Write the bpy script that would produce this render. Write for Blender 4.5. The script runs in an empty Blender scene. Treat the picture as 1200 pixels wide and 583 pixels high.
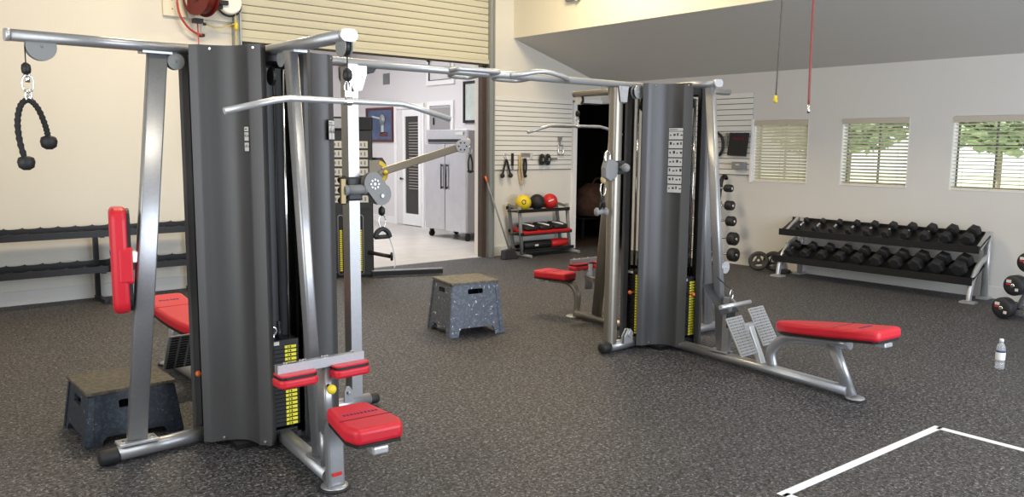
import bpy, bmesh, math, random
from mathutils import Vector, Matrix
random.seed(7)
PI = math.pi
scn = bpy.context.scene
COL = scn.collection

# ------------------------------------------------------------------ camera
cam_d = bpy.data.cameras.new('camera')
cam_d.sensor_fit = 'HORIZONTAL'
cam_d.sensor_width = 36.0
cam_d.lens = 950.2 / 1200 * 36.0
cam_d.clip_start = 0.05
cam_d.clip_end = 300
cam = bpy.data.objects.new('camera', cam_d)
COL.objects.link(cam)
# rows: camera right, up, back expressed in room axes (x along the back wall, y towards it)
CR = ((0.762015, -0.647504, 0.008513), (0.074244, 0.100418, 0.992171), (-0.643289, -0.755417, 0.124593))
cam.matrix_world = Matrix(((CR[0][0], CR[1][0], CR[2][0], 0), (CR[0][1], CR[1][1], CR[2][1], 0),
                           (CR[0][2], CR[1][2], CR[2][2], 1.7), (0, 0, 0, 1)))
scn.camera = cam

# ------------------------------------------------------------------ exposure, world, sun, large lights
scn.view_settings.view_transform = 'Standard'
scn.view_settings.look = 'None'
scn.view_settings.gamma = 1.0
scn.view_settings.use_curve_mapping = False
scn.view_settings.exposure = 0.0
w = bpy.data.worlds.new('sky'); scn.world = w
w.use_nodes = True
bg = w.node_tree.nodes['Background']
bg.inputs['Color'].default_value = (0.93, 0.98, 0.95, 1)
bg.inputs['Strength'].default_value = 1.5

def sun(rot, e, col=(1, .96, .88)):
    d = bpy.data.lights.new('sun', 'SUN'); d.energy = e; d.color = col; d.angle = 0.01
    o = bpy.data.objects.new('sun', d); o.rotation_euler = rot; COL.objects.link(o)
def area(name, loc, target, sx, sy, e, col, spread=PI):
    d = bpy.data.lights.new(name, 'AREA'); d.shape = 'RECTANGLE'; d.size = sx; d.size_y = sy
    d.energy = e; d.color = col; d.spread = spread
    o = bpy.data.objects.new(name, d); o.location = loc
    o.rotation_euler = (Vector(target) - Vector(loc)).to_track_quat('-Z', 'Y').to_euler()
    COL.objects.link(o)
    return o
# sun high over the back of the building, lights the ground outside the windows
sun((math.radians(-28), math.radians(-38), 0), 5.0)
# daylight through the wide open vehicle door behind the camera (opening in the front wall)
area('door_daylight', (5.2, -2.55, 1.75), (5.6, 3.0, 1.2), 6.0, 3.2, 410, (0.79, 0.87, 1.0))
# added soft fill at an unseen, assumed opening in the left side wall
area('side_fill', (-1.35, 2.5, 1.9), (3.0, 3.6, 1.3), 3.6, 2.6, 60, (0.95, 0.97, 1.0))
# warm lamps in the high bay, the stronger pair next to the back wall
area('bay_lamp', (6.9, 7.2, 4.85), (6.9, 7.2, 0), 1.2, 0.6, 130, (1.0, 0.80, 0.50))
area('bay_lamp', (2.6, 7.2, 4.85), (2.6, 7.2, 0), 1.2, 0.6, 130, (1.0, 0.80, 0.50))
area('bay_lamp', (2.6, 2.4, 4.85), (2.6, 2.4, 0), 1.2, 0.6, 50, (1.0, 0.90, 0.72))
area('bay_lamp', (6.9, 2.4, 4.85), (6.9, 2.4, 0), 1.2, 0.6, 50, (1.0, 0.90, 0.72))
# lobby beyond the roller door
area('lobby_lamp', (6.0, 13.2, 3.95), (6.0, 13.2, 0), 4.0, 4.5, 265, (0.96, 0.97, 1.0))

# ------------------------------------------------------------------ materials
def mat(name, col, rough=0.5, metal=0.0, noise=0.0, nscale=20.0, bump=0.0, bscale=80.0, coat=0.0, trans=0.0, emit=None, spec=0.5, ior=1.45):
    m = bpy.data.materials.new(name); m.use_nodes = True
    nt = m.node_tree; b = nt.nodes['Principled BSDF']
    b.inputs['Roughness'].default_value = rough
    b.inputs['Metallic'].default_value = metal
    b.inputs['Coat Weight'].default_value = coat
    b.inputs['Transmission Weight'].default_value = trans
    b.inputs['Specular IOR Level'].default_value = spec
    b.inputs['IOR'].default_value = ior
    c = (*col, 1)
    b.inputs['Base Color'].default_value = c
    tc = None
    if noise or bump:
        tc = nt.nodes.new('ShaderNodeTexCoord')
    if noise:
        n = nt.nodes.new('ShaderNodeTexNoise'); n.inputs['Scale'].default_value = nscale; n.inputs['Detail'].default_value = 4
        r = nt.nodes.new('ShaderNodeValToRGB')
        r.color_ramp.elements[0].position = 0.3; r.color_ramp.elements[1].position = 0.7
        r.color_ramp.elements[0].color = (*[x * (1 - noise) for x in col], 1)
        r.color_ramp.elements[1].color = (*[min(1, x * (1 + noise)) for x in col], 1)
        nt.links.new(tc.outputs['Object'], n.inputs['Vector'])
        nt.links.new(n.outputs['Fac'], r.inputs['Fac'])
        nt.links.new(r.outputs['Color'], b.inputs['Base Color'])
    if bump:
        n2 = nt.nodes.new('ShaderNodeTexNoise'); n2.inputs['Scale'].default_value = bscale; n2.inputs['Detail'].default_value = 3
        bp = nt.nodes.new('ShaderNodeBump'); bp.inputs['Strength'].default_value = bump; bp.inputs['Distance'].default_value = 0.01
        nt.links.new(tc.outputs['Object'], n2.inputs['Vector'])
        nt.links.new(n2.outputs['Fac'], bp.inputs['Height'])
        nt.links.new(bp.outputs['Normal'], b.inputs['Normal'])
    if emit:
        b.inputs['Emission Color'].default_value = (*emit[0], 1); b.inputs['Emission Strength'].default_value = emit[1]
    return m

def fleck_mat(name, base, flecks, rough, scale, stretch=(1, 1, 1), cov=0.62, bump=0.3):
    """dark rubber / plastic with pale flecks scattered in it"""
    m = bpy.data.materials.new(name); m.use_nodes = True
    nt = m.node_tree; b = nt.nodes['Principled BSDF']; b.inputs['Roughness'].default_value = rough
    tc = nt.nodes.new('ShaderNodeTexCoord'); mp = nt.nodes.new('ShaderNodeMapping')
    mp.inputs['Scale'].default_value = stretch
    nt.links.new(tc.outputs['Object'], mp.inputs['Vector'])
    prev = None
    for i, (c, th, sc) in enumerate(flecks):
        n = nt.nodes.new('ShaderNodeTexNoise'); n.inputs['Scale'].default_value = scale * sc
        n.inputs['Detail'].default_value = 2; n.inputs['Distortion'].default_value = 0.6
        mp2 = nt.nodes.new('ShaderNodeMapping'); mp2.inputs['Location'].default_value = (i * 3.7, i * 1.9, 0)
        nt.links.new(mp.outputs['Vector'], mp2.inputs['Vector'])
        nt.links.new(mp2.outputs['Vector'], n.inputs['Vector'])
        r = nt.nodes.new('ShaderNodeValToRGB')
        r.color_ramp.elements[0].position = th; r.color_ramp.elements[1].position = th + 0.05
        nt.links.new(n.outputs['Fac'], r.inputs['Fac'])
        mx = nt.nodes.new('ShaderNodeMix'); mx.data_type = 'RGBA'
        if prev is None: mx.inputs['A'].default_value = (*base, 1)
        else: nt.links.new(prev.outputs['Result'], mx.inputs['A'])
        mx.inputs['B'].default_value = (*c, 1)
        nt.links.new(r.outputs['Color'], mx.inputs['Factor'])
        prev = mx
    nt.links.new(prev.outputs['Result'], b.inputs['Base Color'])
    bp = nt.nodes.new('ShaderNodeBump'); bp.inputs['Strength'].default_value = bump; bp.inputs['Distance'].default_value = 0.004
    nt.links.new(n.outputs['Fac'], bp.inputs['Height']); nt.links.new(bp.outputs['Normal'], b.inputs['Normal'])
    return m

M = dict(
    rubber=fleck_mat('rubber_floor', (0.0125, 0.0122, 0.0135), [((0.060, 0.057, 0.060), 0.46, 0.75), ((0.17, 0.17, 0.19), 0.58, 0.9), ((0.36, 0.36, 0.41), 0.67, 1.1)], 0.62, 62, (1, 1, 1)),
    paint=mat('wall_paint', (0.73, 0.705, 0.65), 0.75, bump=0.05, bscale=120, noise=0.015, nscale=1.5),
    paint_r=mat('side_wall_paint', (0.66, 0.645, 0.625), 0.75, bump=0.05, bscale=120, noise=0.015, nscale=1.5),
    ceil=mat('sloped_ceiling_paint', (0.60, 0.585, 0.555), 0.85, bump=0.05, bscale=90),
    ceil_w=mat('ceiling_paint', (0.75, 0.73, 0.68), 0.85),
    soff=mat('soffit_paint', (0.80, 0.76, 0.64), 0.8),
    base=mat('baseboard_paint', (0.68, 0.67, 0.65), 0.5),
    slat=mat('slatwall_laminate', (0.78, 0.77, 0.74), 0.45),
    groove=mat('slat_groove', (0.09, 0.085, 0.08), 0.8),
    roller=mat('roller_door_steel', (0.56, 0.54, 0.43), 0.5, metal=0.0),
    seal=mat('door_seal', (0.03, 0.028, 0.025), 0.7),
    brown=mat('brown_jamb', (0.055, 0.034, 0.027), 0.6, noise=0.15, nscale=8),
    galv=mat('galvanised_guide', (0.36, 0.38, 0.38), 0.45, metal=0.6),
    white=mat('white_paint', (0.84, 0.83, 0.83), 0.5),
    lobbyw=mat('lobby_wall_paint', (0.72, 0.69, 0.70), 0.7),
    silver=mat('silver_powder_coat', (0.40, 0.405, 0.425), 0.36, metal=0.7, noise=0.04, nscale=60),
    silver_l=mat('light_silver_paint', (0.56, 0.57, 0.59), 0.34, metal=0.6),
    tan=mat('champagne_silver', (0.31, 0.285, 0.245), 0.36, metal=0.75),
    shroud=mat('charcoal_shroud', (0.088, 0.087, 0.090), 0.46, metal=0.45, noise=0.03, nscale=200),
    guard=mat('dark_guard', (0.03, 0.032, 0.036), 0.45),
    black=mat('black_plastic', (0.012, 0.012, 0.013), 0.45),
    iron=mat('black_steel', (0.018, 0.018, 0.020), 0.38, metal=0.3),
    rub=mat('black_rubber', (0.016, 0.016, 0.018), 0.55, bump=0.1, bscale=200),
    chrome=mat('chrome', (0.80, 0.80, 0.80), 0.14, metal=1.0),
    red=mat('red_vinyl', (0.58, 0.016, 0.032), 0.40, bump=0.04, bscale=300),
    redd=mat('red_rubber', (0.60, 0.02, 0.02), 0.45),
    seam=mat('dark_red_seam', (0.16, 0.006, 0.02), 0.6),
    logo=mat('dark_blue_print', (0.08, 0.02, 0.12), 0.6),
    yellow=mat('yellow_plastic', (0.80, 0.60, 0.03), 0.4),
    ylab=mat('yellow_label', (0.72, 0.66, 0.03), 0.5),
    orange=mat('orange_plastic', (0.70, 0.14, 0.04), 0.4),
    tile=mat('pale_plank_floor', (0.55, 0.52, 0.49), 0.35, noise=0.08, nscale=3),
    paper=mat('pale_label', (0.60, 0.59, 0.57), 0.5),
    ink=mat('label_ink', (0.05, 0.05, 0.055), 0.6),
    steel=mat('brushed_steel', (0.62, 0.63, 0.66), 0.28, metal=0.85, noise=0.04, nscale=6),
    steelg=mat('grey_side_panel', (0.34, 0.33, 0.34), 0.45, metal=0.3),
    blind=mat('cream_blind', (0.74, 0.70, 0.58), 0.5),
    beige=mat('beige_valance', (0.52, 0.47, 0.40), 0.55),
    frame=mat('dark_window_frame', (0.10, 0.10, 0.09), 0.5),
    glass=mat('window_glass', (1, 1, 1), 0.0, trans=1.0, ior=1.01),
    dglass=mat('dark_door_glass', (0.035, 0.032, 0.03), 0.12, spec=0.4),
    wood=mat('red_brown_frame', (0.10, 0.022, 0.02), 0.35),
    blue=mat('blue_print', (0.065, 0.10, 0.20), 0.3, noise=0.3, nscale=5),
    pale=mat('pale_print', (0.55, 0.60, 0.56), 0.3, noise=0.12, nscale=4),
    tape=mat('white_floor_tape', (0.80, 0.81, 0.85), 0.5),
    boxp=fleck_mat('speckled_recycled_plastic', (0.085, 0.10, 0.135), [((0.13, 0.15, 0.19), 0.52, 0.7), ((0.66, 0.68, 0.72), 0.66, 0.55)], 0.5, 60),
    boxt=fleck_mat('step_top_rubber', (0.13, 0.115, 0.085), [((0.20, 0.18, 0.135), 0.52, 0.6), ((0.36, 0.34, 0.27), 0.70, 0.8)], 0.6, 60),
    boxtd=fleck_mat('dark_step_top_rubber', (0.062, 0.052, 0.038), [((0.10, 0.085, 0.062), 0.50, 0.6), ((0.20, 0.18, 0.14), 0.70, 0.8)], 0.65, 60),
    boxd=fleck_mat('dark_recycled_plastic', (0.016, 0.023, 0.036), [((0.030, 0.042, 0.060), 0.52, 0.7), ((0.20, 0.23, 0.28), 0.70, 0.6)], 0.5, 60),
    rope=mat('black_rope', (0.012, 0.012, 0.013), 0.75),
    redh=mat('red_hose', (0.50, 0.07, 0.05), 0.45),
    pinkh=mat('faded_red_hose', (0.27, 0.07, 0.078), 0.55),
    maroon=mat('maroon_reel', (0.13, 0.014, 0.012), 0.3),
    greyp=mat('grey_plastic', (0.22, 0.225, 0.23), 0.5),
    tanb=mat('tan_band', (0.55, 0.42, 0.22), 0.6),
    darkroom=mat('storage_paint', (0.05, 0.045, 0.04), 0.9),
    cloth=mat('brown_cloth', (0.10, 0.05, 0.032), 0.9, noise=0.3, nscale=10),
    clear=mat('clear_plastic', (0.95, 0.97, 1.0), 0.06, trans=0.75, ior=1.2),
    grass=mat('lawn', (0.55, 0.60, 0.42), 0.9, noise=0.25, nscale=0.6),
    leaf=mat('foliage', (0.42, 0.53, 0.34), 0.8, noise=0.4, nscale=2),
    bark=mat('bark', (0.35, 0.30, 0.24), 0.9),
    tread=mat('grey_tread_plate', (0.42, 0.42, 0.42), 0.4, metal=0.5),
    lampw=mat('lamp_diffuser', (0.9, 0.88, 0.8), 0.5, emit=((1, 0.88, 0.66), 3.0)),
)

# ------------------------------------------------------------------ mesh helpers
def rrect(w, h, r, n=4):
    """rounded rectangle outline, counter-clockwise, centred"""
    out = []
    for cx, cy, a0 in ((w / 2 - r, h / 2 - r, 0), (-w / 2 + r, h / 2 - r, 90), (-w / 2 + r, -h / 2 + r, 180), (w / 2 - r, -h / 2 + r, 270)):
        for i in range(n + 1):
            a = math.radians(a0 + 90 * i / n)
            out.append((cx + r * math.cos(a), cy + r * math.sin(a)))
    return out
def circ(r, n=12):
    return [(r * math.cos(2 * PI * i / n), r * math.sin(2 * PI * i / n)) for i in range(n)]
def smooth_path(pts, k=5):
    P = [Vector(p) for p in pts]
    if len(P) < 3: return P
    out = []
    for i in range(len(P) - 1):
        p0 = P[max(i - 1, 0)]; p1 = P[i]; p2 = P[i + 1]; p3 = P[min(i + 2, len(P) - 1)]
        for j in range(k):
            t = j / k
            out.append(0.5 * ((2 * p1) + (-p0 + p2) * t + (2 * p0 - 5 * p1 + 4 * p2 - p3) * t * t + (-p0 + 3 * p1 - 3 * p2 + p3) * t ** 3))
    out.append(P[-1])
    return out

class G:
    def __init__(s): s.v = []; s.f = []; s.mi = []; s.sm = []
    def _add(s, vs, fs, m, sm):
        o = len(s.v); s.v += [Vector(v) for v in vs]
        for f in fs: s.f.append([i + o for i in f]); s.mi.append(m); s.sm.append(sm)
        return s
    def box(s, c, d, rz=0, R=None, m=0, taper=1.0):
        c = Vector(c); R = R or Matrix.Rotation(rz, 3, 'Z'); vs = []
        for z in (-.5, .5):
            t = taper if z > 0 else 1.0
            for x, y in ((-.5, -.5), (.5, -.5), (.5, .5), (-.5, .5)):
                vs.append(c + R @ Vector((x * d[0] * t, y * d[1] * t, z * d[2])))
        return s._add(vs, [(3, 2, 1, 0), (4, 5, 6, 7), (0, 1, 5, 4), (1, 2, 6, 5), (2, 3, 7, 6), (3, 0, 4, 7)], m, False)
    def sweep(s, pts, sec, up=(0, 0, 1), m=0, sm=True, closed=False, scale=None):
        P = [Vector(p) for p in pts]; n = len(P); k = len(sec); vs = []
        up = Vector(up)
        for i, p in enumerate(P):
            if closed: t = (P[(i + 1) % n] - P[i - 1])
            else: t = (P[min(i + 1, n - 1)] - P[max(i - 1, 0)])
            t.normalize()
            u = up - t * up.dot(t)
            if u.length < 1e-4: u = Vector((1, 0, 0)) - t * t.x
            if u.length < 1e-4: u = Vector((0, 1, 0)) - t * t.y
            u.normalize(); r = t.cross(u)
            q = scale[i] if scale else 1
            for a, b in sec: vs.append(p + (r * a + u * b) * q)
        fs = []
        for i in range(n if closed else n - 1):
            j = (i + 1) % n
            for a in range(k):
                b = (a + 1) % k
                fs.append((i * k + a, i * k + b, j * k + b, j * k + a))
        s._add(vs, fs, m, sm)
        if not closed:
            o = len(s.v) - n * k
            s.f.append([o + a for a in range(k)][::-1]); s.mi.append(m); s.sm.append(False)
            s.f.append([o + (n - 1) * k + a for a in range(k)]); s.mi.append(m); s.sm.append(False)
        return s
    def tube(s, pts, r, n=12, m=0, smooth=0, up=(0, 0, 1), scale=None):
        if smooth: pts = smooth_path(pts, smooth)
        return s.sweep(pts, circ(r, n), up, m, scale=scale)
    def bar(s, a, b, w, h, up=(0, 0, 1), m=0):
        return s.sweep([a, b], [(w / 2, -h / 2), (w / 2, h / 2), (-w / 2, h / 2), (-w / 2, -h / 2)], up, m, sm=False)
    def oval(s, pts, w, h, up=(0, 0, 1), m=0, smooth=0, r=None):
        if smooth: pts = smooth_path(pts, smooth)
        return s.sweep(pts, rrect(w, h, r or min(w, h) / 2 * .98, 5), up, m)
    def lathe(s, prof, o, axis=(0, 0, 1), n=24, m=0, sm=True, ang=0):
        o = Vector(o); ax = Vector(axis).normalized()
        u = ax.orthogonal().normalized(); v = ax.cross(u); vs = []
        for r, h in prof:
            for i in range(n):
                a = 2 * PI * i / n + ang
                vs.append(o + ax * h + (u * math.cos(a) + v * math.sin(a)) * max(r, 1e-5))
        fs = []
        for j in range(len(prof) - 1):
            for i in range(n):
                b = (i + 1) % n
                fs.append((j * n + i, j * n + b, (j + 1) * n + b, (j + 1) * n + i))
        fs.append(tuple(range(n))[::-1]); k = (len(prof) - 1) * n
        fs.append(tuple(range(k, k + n)))
        return s._add(vs, fs, m, sm)
    def disc(s, c, r, t, axis, n=24, m=0, bev=0.15):
        b = t * bev
        return s.lathe([(r - b, -t / 2), (r, -t / 2 + b), (r, t / 2 - b), (r - b, t / 2)], c, axis, n, m, sm=False)
    def ball(s, c, r, m=0, n=20, sq=1.0):
        k = 10
        return s.lathe([(r * math.sin(PI * i / k), -r * sq * math.cos(PI * i / k)) for i in range(k + 1)], c, (0, 0, 1), n, m)
    def prism(s, poly, o, ax, ay, d, m=0, inset=0):
        """polygon in the plane (ax, ay) through o, thickened by vector d"""
        o = Vector(o); ax = Vector(ax); ay = Vector(ay); d = Vector(d); n = len(poly)
        vs = [o + ax * p[0] + ay * p[1] for p in poly]; vs += [v + d for v in vs]
        fs = [tuple(range(n))[::-1], tuple(range(n, 2 * n))]
        fs += [(i, (i + 1) % n, n + (i + 1) % n, n + i) for i in range(n)]
        return s._add(vs, fs, m, False)
    def quad(s, a, b, c, d, t=None, m=0):
        if t is None: return s._add([a, b, c, d], [(0, 1, 2, 3)], m, False)
        t = Vector(t); vs = [Vector(x) for x in (a, b, c, d)]; vs += [x + t for x in vs]
        return s._add(vs, [(3, 2, 1, 0), (4, 5, 6, 7), (0, 1, 5, 4), (1, 2, 6, 5), (2, 3, 7, 6), (3, 0, 4, 7)], m, False)
    def build(s, name, mats, parent=None, bevel=0, seg=2, sub=0, angle=40):
        if not isinstance(mats, (list, tuple)): mats = [mats]
        root = parent
        while root is not None and root.parent is not None: root = root.parent
        inv = Matrix.LocRotScale(root.location, root.rotation_euler, None).inverted() if root is not None else Matrix.Identity(4)
        me = bpy.data.meshes.new(name)
        me.from_pydata([inv @ v for v in s.v], [], s.f)
        for q in mats: me.materials.append(M[q] if isinstance(q, str) else q)
        me.polygons.foreach_set('material_index', s.mi)
        me.polygons.foreach_set('use_smooth', s.sm)
        bm = bmesh.new(); bm.from_mesh(me); bmesh.ops.recalc_face_normals(bm, faces=bm.faces); bm.to_mesh(me); bm.free()
        me.update()
        o = bpy.data.objects.new(name, me); COL.objects.link(o)
        if parent is not None: o.parent = parent
        if bevel:
            md = o.modifiers.new('bevel', 'BEVEL'); md.width = bevel; md.segments = seg; md.limit_method = 'ANGLE'
            md.angle_limit = math.radians(angle); md.harden_normals = False
            me.polygons.foreach_set('use_smooth', [True] * len(me.polygons))
            try:
                me.set_sharp_from_angle(angle=math.radians(50))
            except Exception: pass
            if seg < 3:
                me.polygons.foreach_set('use_smooth', s.sm)
        return o
def thing(name, label, cat, loc=(0, 0, 0), rz=0, group=None):
    o = bpy.data.objects.new(name, None); o.empty_display_size = 0.1; COL.objects.link(o)
    o.location = loc; o.rotation_euler = (0, 0, rz); o['label'] = label; o['category'] = cat
    if group: o['group'] = group
    return o
def tag(o, label, cat, group=None, kind=None):
    o['label'] = label; o['category'] = cat
    if group: o['group'] = group
    if kind: o['kind'] = kind
    return o
def struct(o, label=None):
    o['kind'] = 'structure'
    if label: o['label'] = label
    return o
def part_label(o, label): o['label'] = label; return o
def copy_tree(o, parent=None):
    c = o.copy(); COL.objects.link(c); c.parent = parent
    for ch in list(o.children): copy_tree(ch, c)
    return c
def put(o, loc, rz, label, group=None):
    o.location = loc; o.rotation_euler = (0, 0, rz); o['label'] = label
    if group: o['group'] = group
    return o

# ================================================================== THE SETTING
YB, XR = 9.75, 10.27
def wall(name, boxes, m):
    g = G()
    for x0, x1, y0, y1, z0, z1 in boxes:
        g.box(((x0 + x1) / 2, (y0 + y1) / 2, (z0 + z1) / 2), (x1 - x0, y1 - y0, z1 - z0))
    return struct(g.build(name, m))
wall('floor', [(-1.5, XR, -3, YB + .02, -.1, 0)], 'rubber')
wall('floor_lobby', [(0, 9.6, YB + .02, 17, -.1, 0.002)], 'tile')
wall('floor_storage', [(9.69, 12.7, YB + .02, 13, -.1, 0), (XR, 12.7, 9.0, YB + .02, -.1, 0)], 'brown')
wall('wall_back', [(-1.5, 3.95, YB, YB + .3, 0, 5.1), (3.95, 7.78, YB, YB + .3, 3.35, 5.1), (7.78, 9.69, YB, YB + .3, 0, 5.1),
                   (9.69, XR + .2, YB, YB + .3, 2.44, 5.1)], 'paint')
wins = [(5.865, 6.715), (4.517, 5.39), (3.14, 4.015)]
bx = [(XR, XR + .2, -3, 9.0, 0, 1.235), (XR, XR + .2, -3, 9.0, 2.105, 2.9), (XR, XR + .2, 9.0, YB, 2.44, 2.9)]
ys = [-3, 3.14, 4.015, 4.517, 5.39, 5.865, 6.715, 9.0]
for i in (0, 2, 4, 6): bx.append((XR, XR + .2, ys[i], ys[i + 1], 1.235, 2.105))
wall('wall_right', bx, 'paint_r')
wall('wall_left', [(-1.6, -1.5, -3, 0.6, 0, 5.1), (-1.6, -1.5, 4.4, YB, 0, 5.1), (-1.6, -1.5, .6, 4.4, 3.3, 5.1)], 'paint')
wall('wall_front', [(-1.6, 2.1, -3, -2.9, 0, 5.1), (8.3, XR + .2, -3, -2.9, 0, 5.1), (2.1, 8.3, -3, -2.9, 3.5, 5.1)], 'paint')
wall('ceiling', [(-1.6, 8.4, -3, YB + .3, 5.0, 5.1)], 'ceil_w')
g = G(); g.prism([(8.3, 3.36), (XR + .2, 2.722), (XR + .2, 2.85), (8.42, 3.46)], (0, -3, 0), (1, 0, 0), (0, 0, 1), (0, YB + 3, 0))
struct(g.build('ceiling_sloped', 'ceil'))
wall('wall_soffit', [(8.3, 8.4, -3, YB, 3.362, 5.0)], 'soff')
# lobby and storage shells
wall('wall_lobby_right', [(9.6, 9.69, YB + .3, 17, 0, 4.1)], 'lobbyw')
wall('wall_lobby_back', [(0, 9.69, 16.9, 17.0, 0, 4.1)], 'lobbyw')
wall('wall_lobby_left', [(0, .1, YB + .3, 16.9, 0, 4.1)], 'lobbyw')
wall('ceiling_lobby', [(0, 9.69, YB + .3, 17, 4.1, 4.2)], 'white')
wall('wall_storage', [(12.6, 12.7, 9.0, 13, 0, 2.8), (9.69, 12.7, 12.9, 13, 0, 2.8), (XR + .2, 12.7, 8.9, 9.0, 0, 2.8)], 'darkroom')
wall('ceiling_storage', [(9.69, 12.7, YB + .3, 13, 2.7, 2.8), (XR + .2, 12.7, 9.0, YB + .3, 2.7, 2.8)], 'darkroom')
# trim
wall('baseboard_back', [(-1.5, 3.87, YB - .018, YB, 0, .15), (7.86, 9.62, YB - .018, YB, 0, .15)], 'base')
wall('baseboard_right', [(XR - .018, XR, -3, 8.95, 0, .14)], 'base')
wall('baseboard_lobby', [(9.582, 9.6, 15.25, 16.9, 0, .14), (9.582, 9.6, 12.6, 14.08, 0, .14), (.1, 9.58, 16.882, 16.9, 0, .14)], 'white')
wall('trim_1', [(9.60, 9.69, YB - .03, YB, 0, 2.47), (9.60, XR, YB - .03, YB, 2.44, 2.50)], 'white')
wall('trim_2', [(7.69, 7.78, YB + .0, YB + .10, 0, 3.0)], 'brown')
wall('trim_3', [(3.95, 4.03, YB + .0, YB + .20, 0, 3.0)], 'brown')
wall('trim_4', [(4.0, 7.74, YB - .0, YB + .04, 0, .006)], 'galv')
# roller door: curtain of interlocking slats, bottom bar, guides
g = G()
z = 2.985; prof = []
while z < 4.95:
    prof += [(0.0, z), (0.007, z + .008), (0.010, z + .045), (0.008, z + .083), (0.0, z + .089), (-.006, z + .0945)]
    z += .095
vs = []
pts = [(-p[0], p[1]) for p in prof]
for x in (3.93, 7.80):
    for a, b in pts: g.v.append(Vector((x, YB - .03 + a, b)))
n = len(pts)
for i in range(n - 1):
    g.f.append([i, i + 1, n + i + 1, n + i]); g.mi.append(1 if i % 6 in (4, 5) else 0); g.sm.append(False)
door = struct(g.build('door_1', ['roller', 'groove']))
g = G(); g.box((5.865, YB - .035, 2.955), (3.87, .05, .05)); g.box((5.865, YB - .062, 2.985), (3.86, .01, .012)); g.build('bottom_bar', 'roller', door, .004)
g = G(); g.box((5.865, YB - .035, 2.92), (3.84, .03, .03)); g.build('rubber_seal', 'seal', door)
for x in (3.91, 7.805):
    g = G(); g.box((x, YB - .045, 2.5), (.075, .09, 5.0)); g.box((x + .03, YB - .1, 2.5), (.02, .03, 5.0))
    for k in range(12): g.disc((x - .015, YB - .092, .3 + k * .4), .008, .006, (0, 1, 0), 8)
    g.build('guide_rail', 'galv', door)
# windows: frame, mullion, glass, white liner
for i, (y0, y1) in enumerate(wins):
    g = G(); z0, z1 = 1.235, 2.105; x = XR + .15
    for a, b, c_, d in ((y0, y1, z0, z0 + .03), (y0, y1, z1 - .03, z1), (y0, y0 + .025, z0, z1), (y1 - .025, y1, z0, z1),
                        ((y0 + y1) / 2 - .009, (y0 + y1) / 2 + .009, z0, z1)):
        g.box((x, (a + b) / 2, (c_ + d) / 2), (.03, b - a, d - c_))
    if i == 2: g.box((x, (y0 + y1) / 2, 1.76), (.028, y1 - y0, .018))
    wn = struct(g.build('window_%d' % (i + 1), 'frame'))
    g = G(); g.box((x + .005, (y0 + y1) / 2, (z0 + z1) / 2), (.004, y1 - y0 - .02, z1 - z0 - .02)); g.build('pane', 'glass', wn)
    g = G(); g.box((XR + .07, y1 - .006, (z0 + z1) / 2), (.14, .012, z1 - z0)); g.box((XR + .07, y0 + .006, (z0 + z1) / 2), (.14, .012, z1 - z0))
    g.box((XR + .065, (y0 + y1) / 2, z0 + .006), (.15, y1 - y0, .012)); g.build('window_liner', 'white', wn)
blabel = ['closed cream blind on the window beside the slatwall panel', 'half open slat blind on the middle window above the dumbbell rack',
          'fully open slat blind on the window at the right edge of the photo']
for i, (y0, y1) in enumerate(wins):
    t = thing('window_blind', blabel[i], 'blind', (XR + .02, (y0 + y1) / 2, 1.24), 0, 'blinds on the side wall windows')
    g = G(); g.box((XR + .012, (y0 + y1) / 2, 2.068), (.05, y1 - y0 - .015, .07)); g.box((XR - .012, (y0 + y1) / 2, 2.035), (.008, y1 - y0 - .015, .01))
    g.build('valance', 'beige', t, .004)
    til = math.radians((50, 26, 12)[i]); g = G()
    zz = 1.275
    while zz < 2.03:
        g.box((XR + .035, (y0 + y1) / 2, zz), (.05, y1 - y0 - .03, .0028), R=Matrix.Rotation(til, 3, 'Y')); zz += .043
    g.build('slats', 'blind', t)
    g = G(); g.box((XR + .035, (y0 + y1) / 2, 1.256), (.045, y1 - y0 - .03, .016)); g.build('bottom_rail', 'blind', t, .003)
    g = G()
    for f in (.15, .5, .85): g.tube([(XR + .010, y0 + (y1 - y0) * f, 1.25), (XR + .010, y0 + (y1 - y0) * f, 2.05)], .0018, 5)
    g.build('lift_cord', 'beige', t)
# outside: sunlit ground and low crowned trees
g = G(); g.box((40, 6, -.25), (59, 90, .1)); o = g.build('ground', 'grass'); struct(o)
def tree(x, y, r, lab, seed):
    rnd = random.Random(seed)
    t = thing('tree', lab, 'tree', (x, y, -.2), 0, 'trees outside the windows')
    g = G(); g.tube([(x, y, -.2), (x + .1, y, 1.5), (x, y + .1, 3.0)], .06, 8, smooth=3); g.build('trunk', 'bark', t)
    bm = bmesh.new(); g = G()
    for k in range(2200):
        a = rnd.uniform(0, 2 * PI); b = math.acos(rnd.uniform(-1, 1)); q = r * rnd.uniform(.5, 1.0)
        c = Vector((x + q * math.sin(b) * math.cos(a), y + q * math.sin(b) * math.sin(a), 2.95 + .75 * q * math.cos(b)))
        s_ = rnd.uniform(.08, .22); R = Matrix.Rotation(rnd.uniform(0, 6), 3, 'Z') @ Matrix.Rotation(rnd.uniform(0, 3), 3, 'X')
        p = [c + R @ Vector(v) * s_ for v in ((-1, -.2, 0), (0, -.6, .2), (1, 0, 0), (.2, .7, -.2), (-.7, .5, .1))]
        g._add(p, [(0, 1, 2, 3, 4)], 0, False)
    bm.free(); g.build('foliage', 'leaf', t)
tree(22.0, 7.5, 1.8, 'leafy green tree seen in the window at the right edge', 1)
tree(27.5, 15.2, 2.1, 'leafy green tree farthest from the building, left of the others', 2)
tree(22.5, 11.6, 1.9, 'leafy green tree seen through the middle window', 3)

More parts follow.
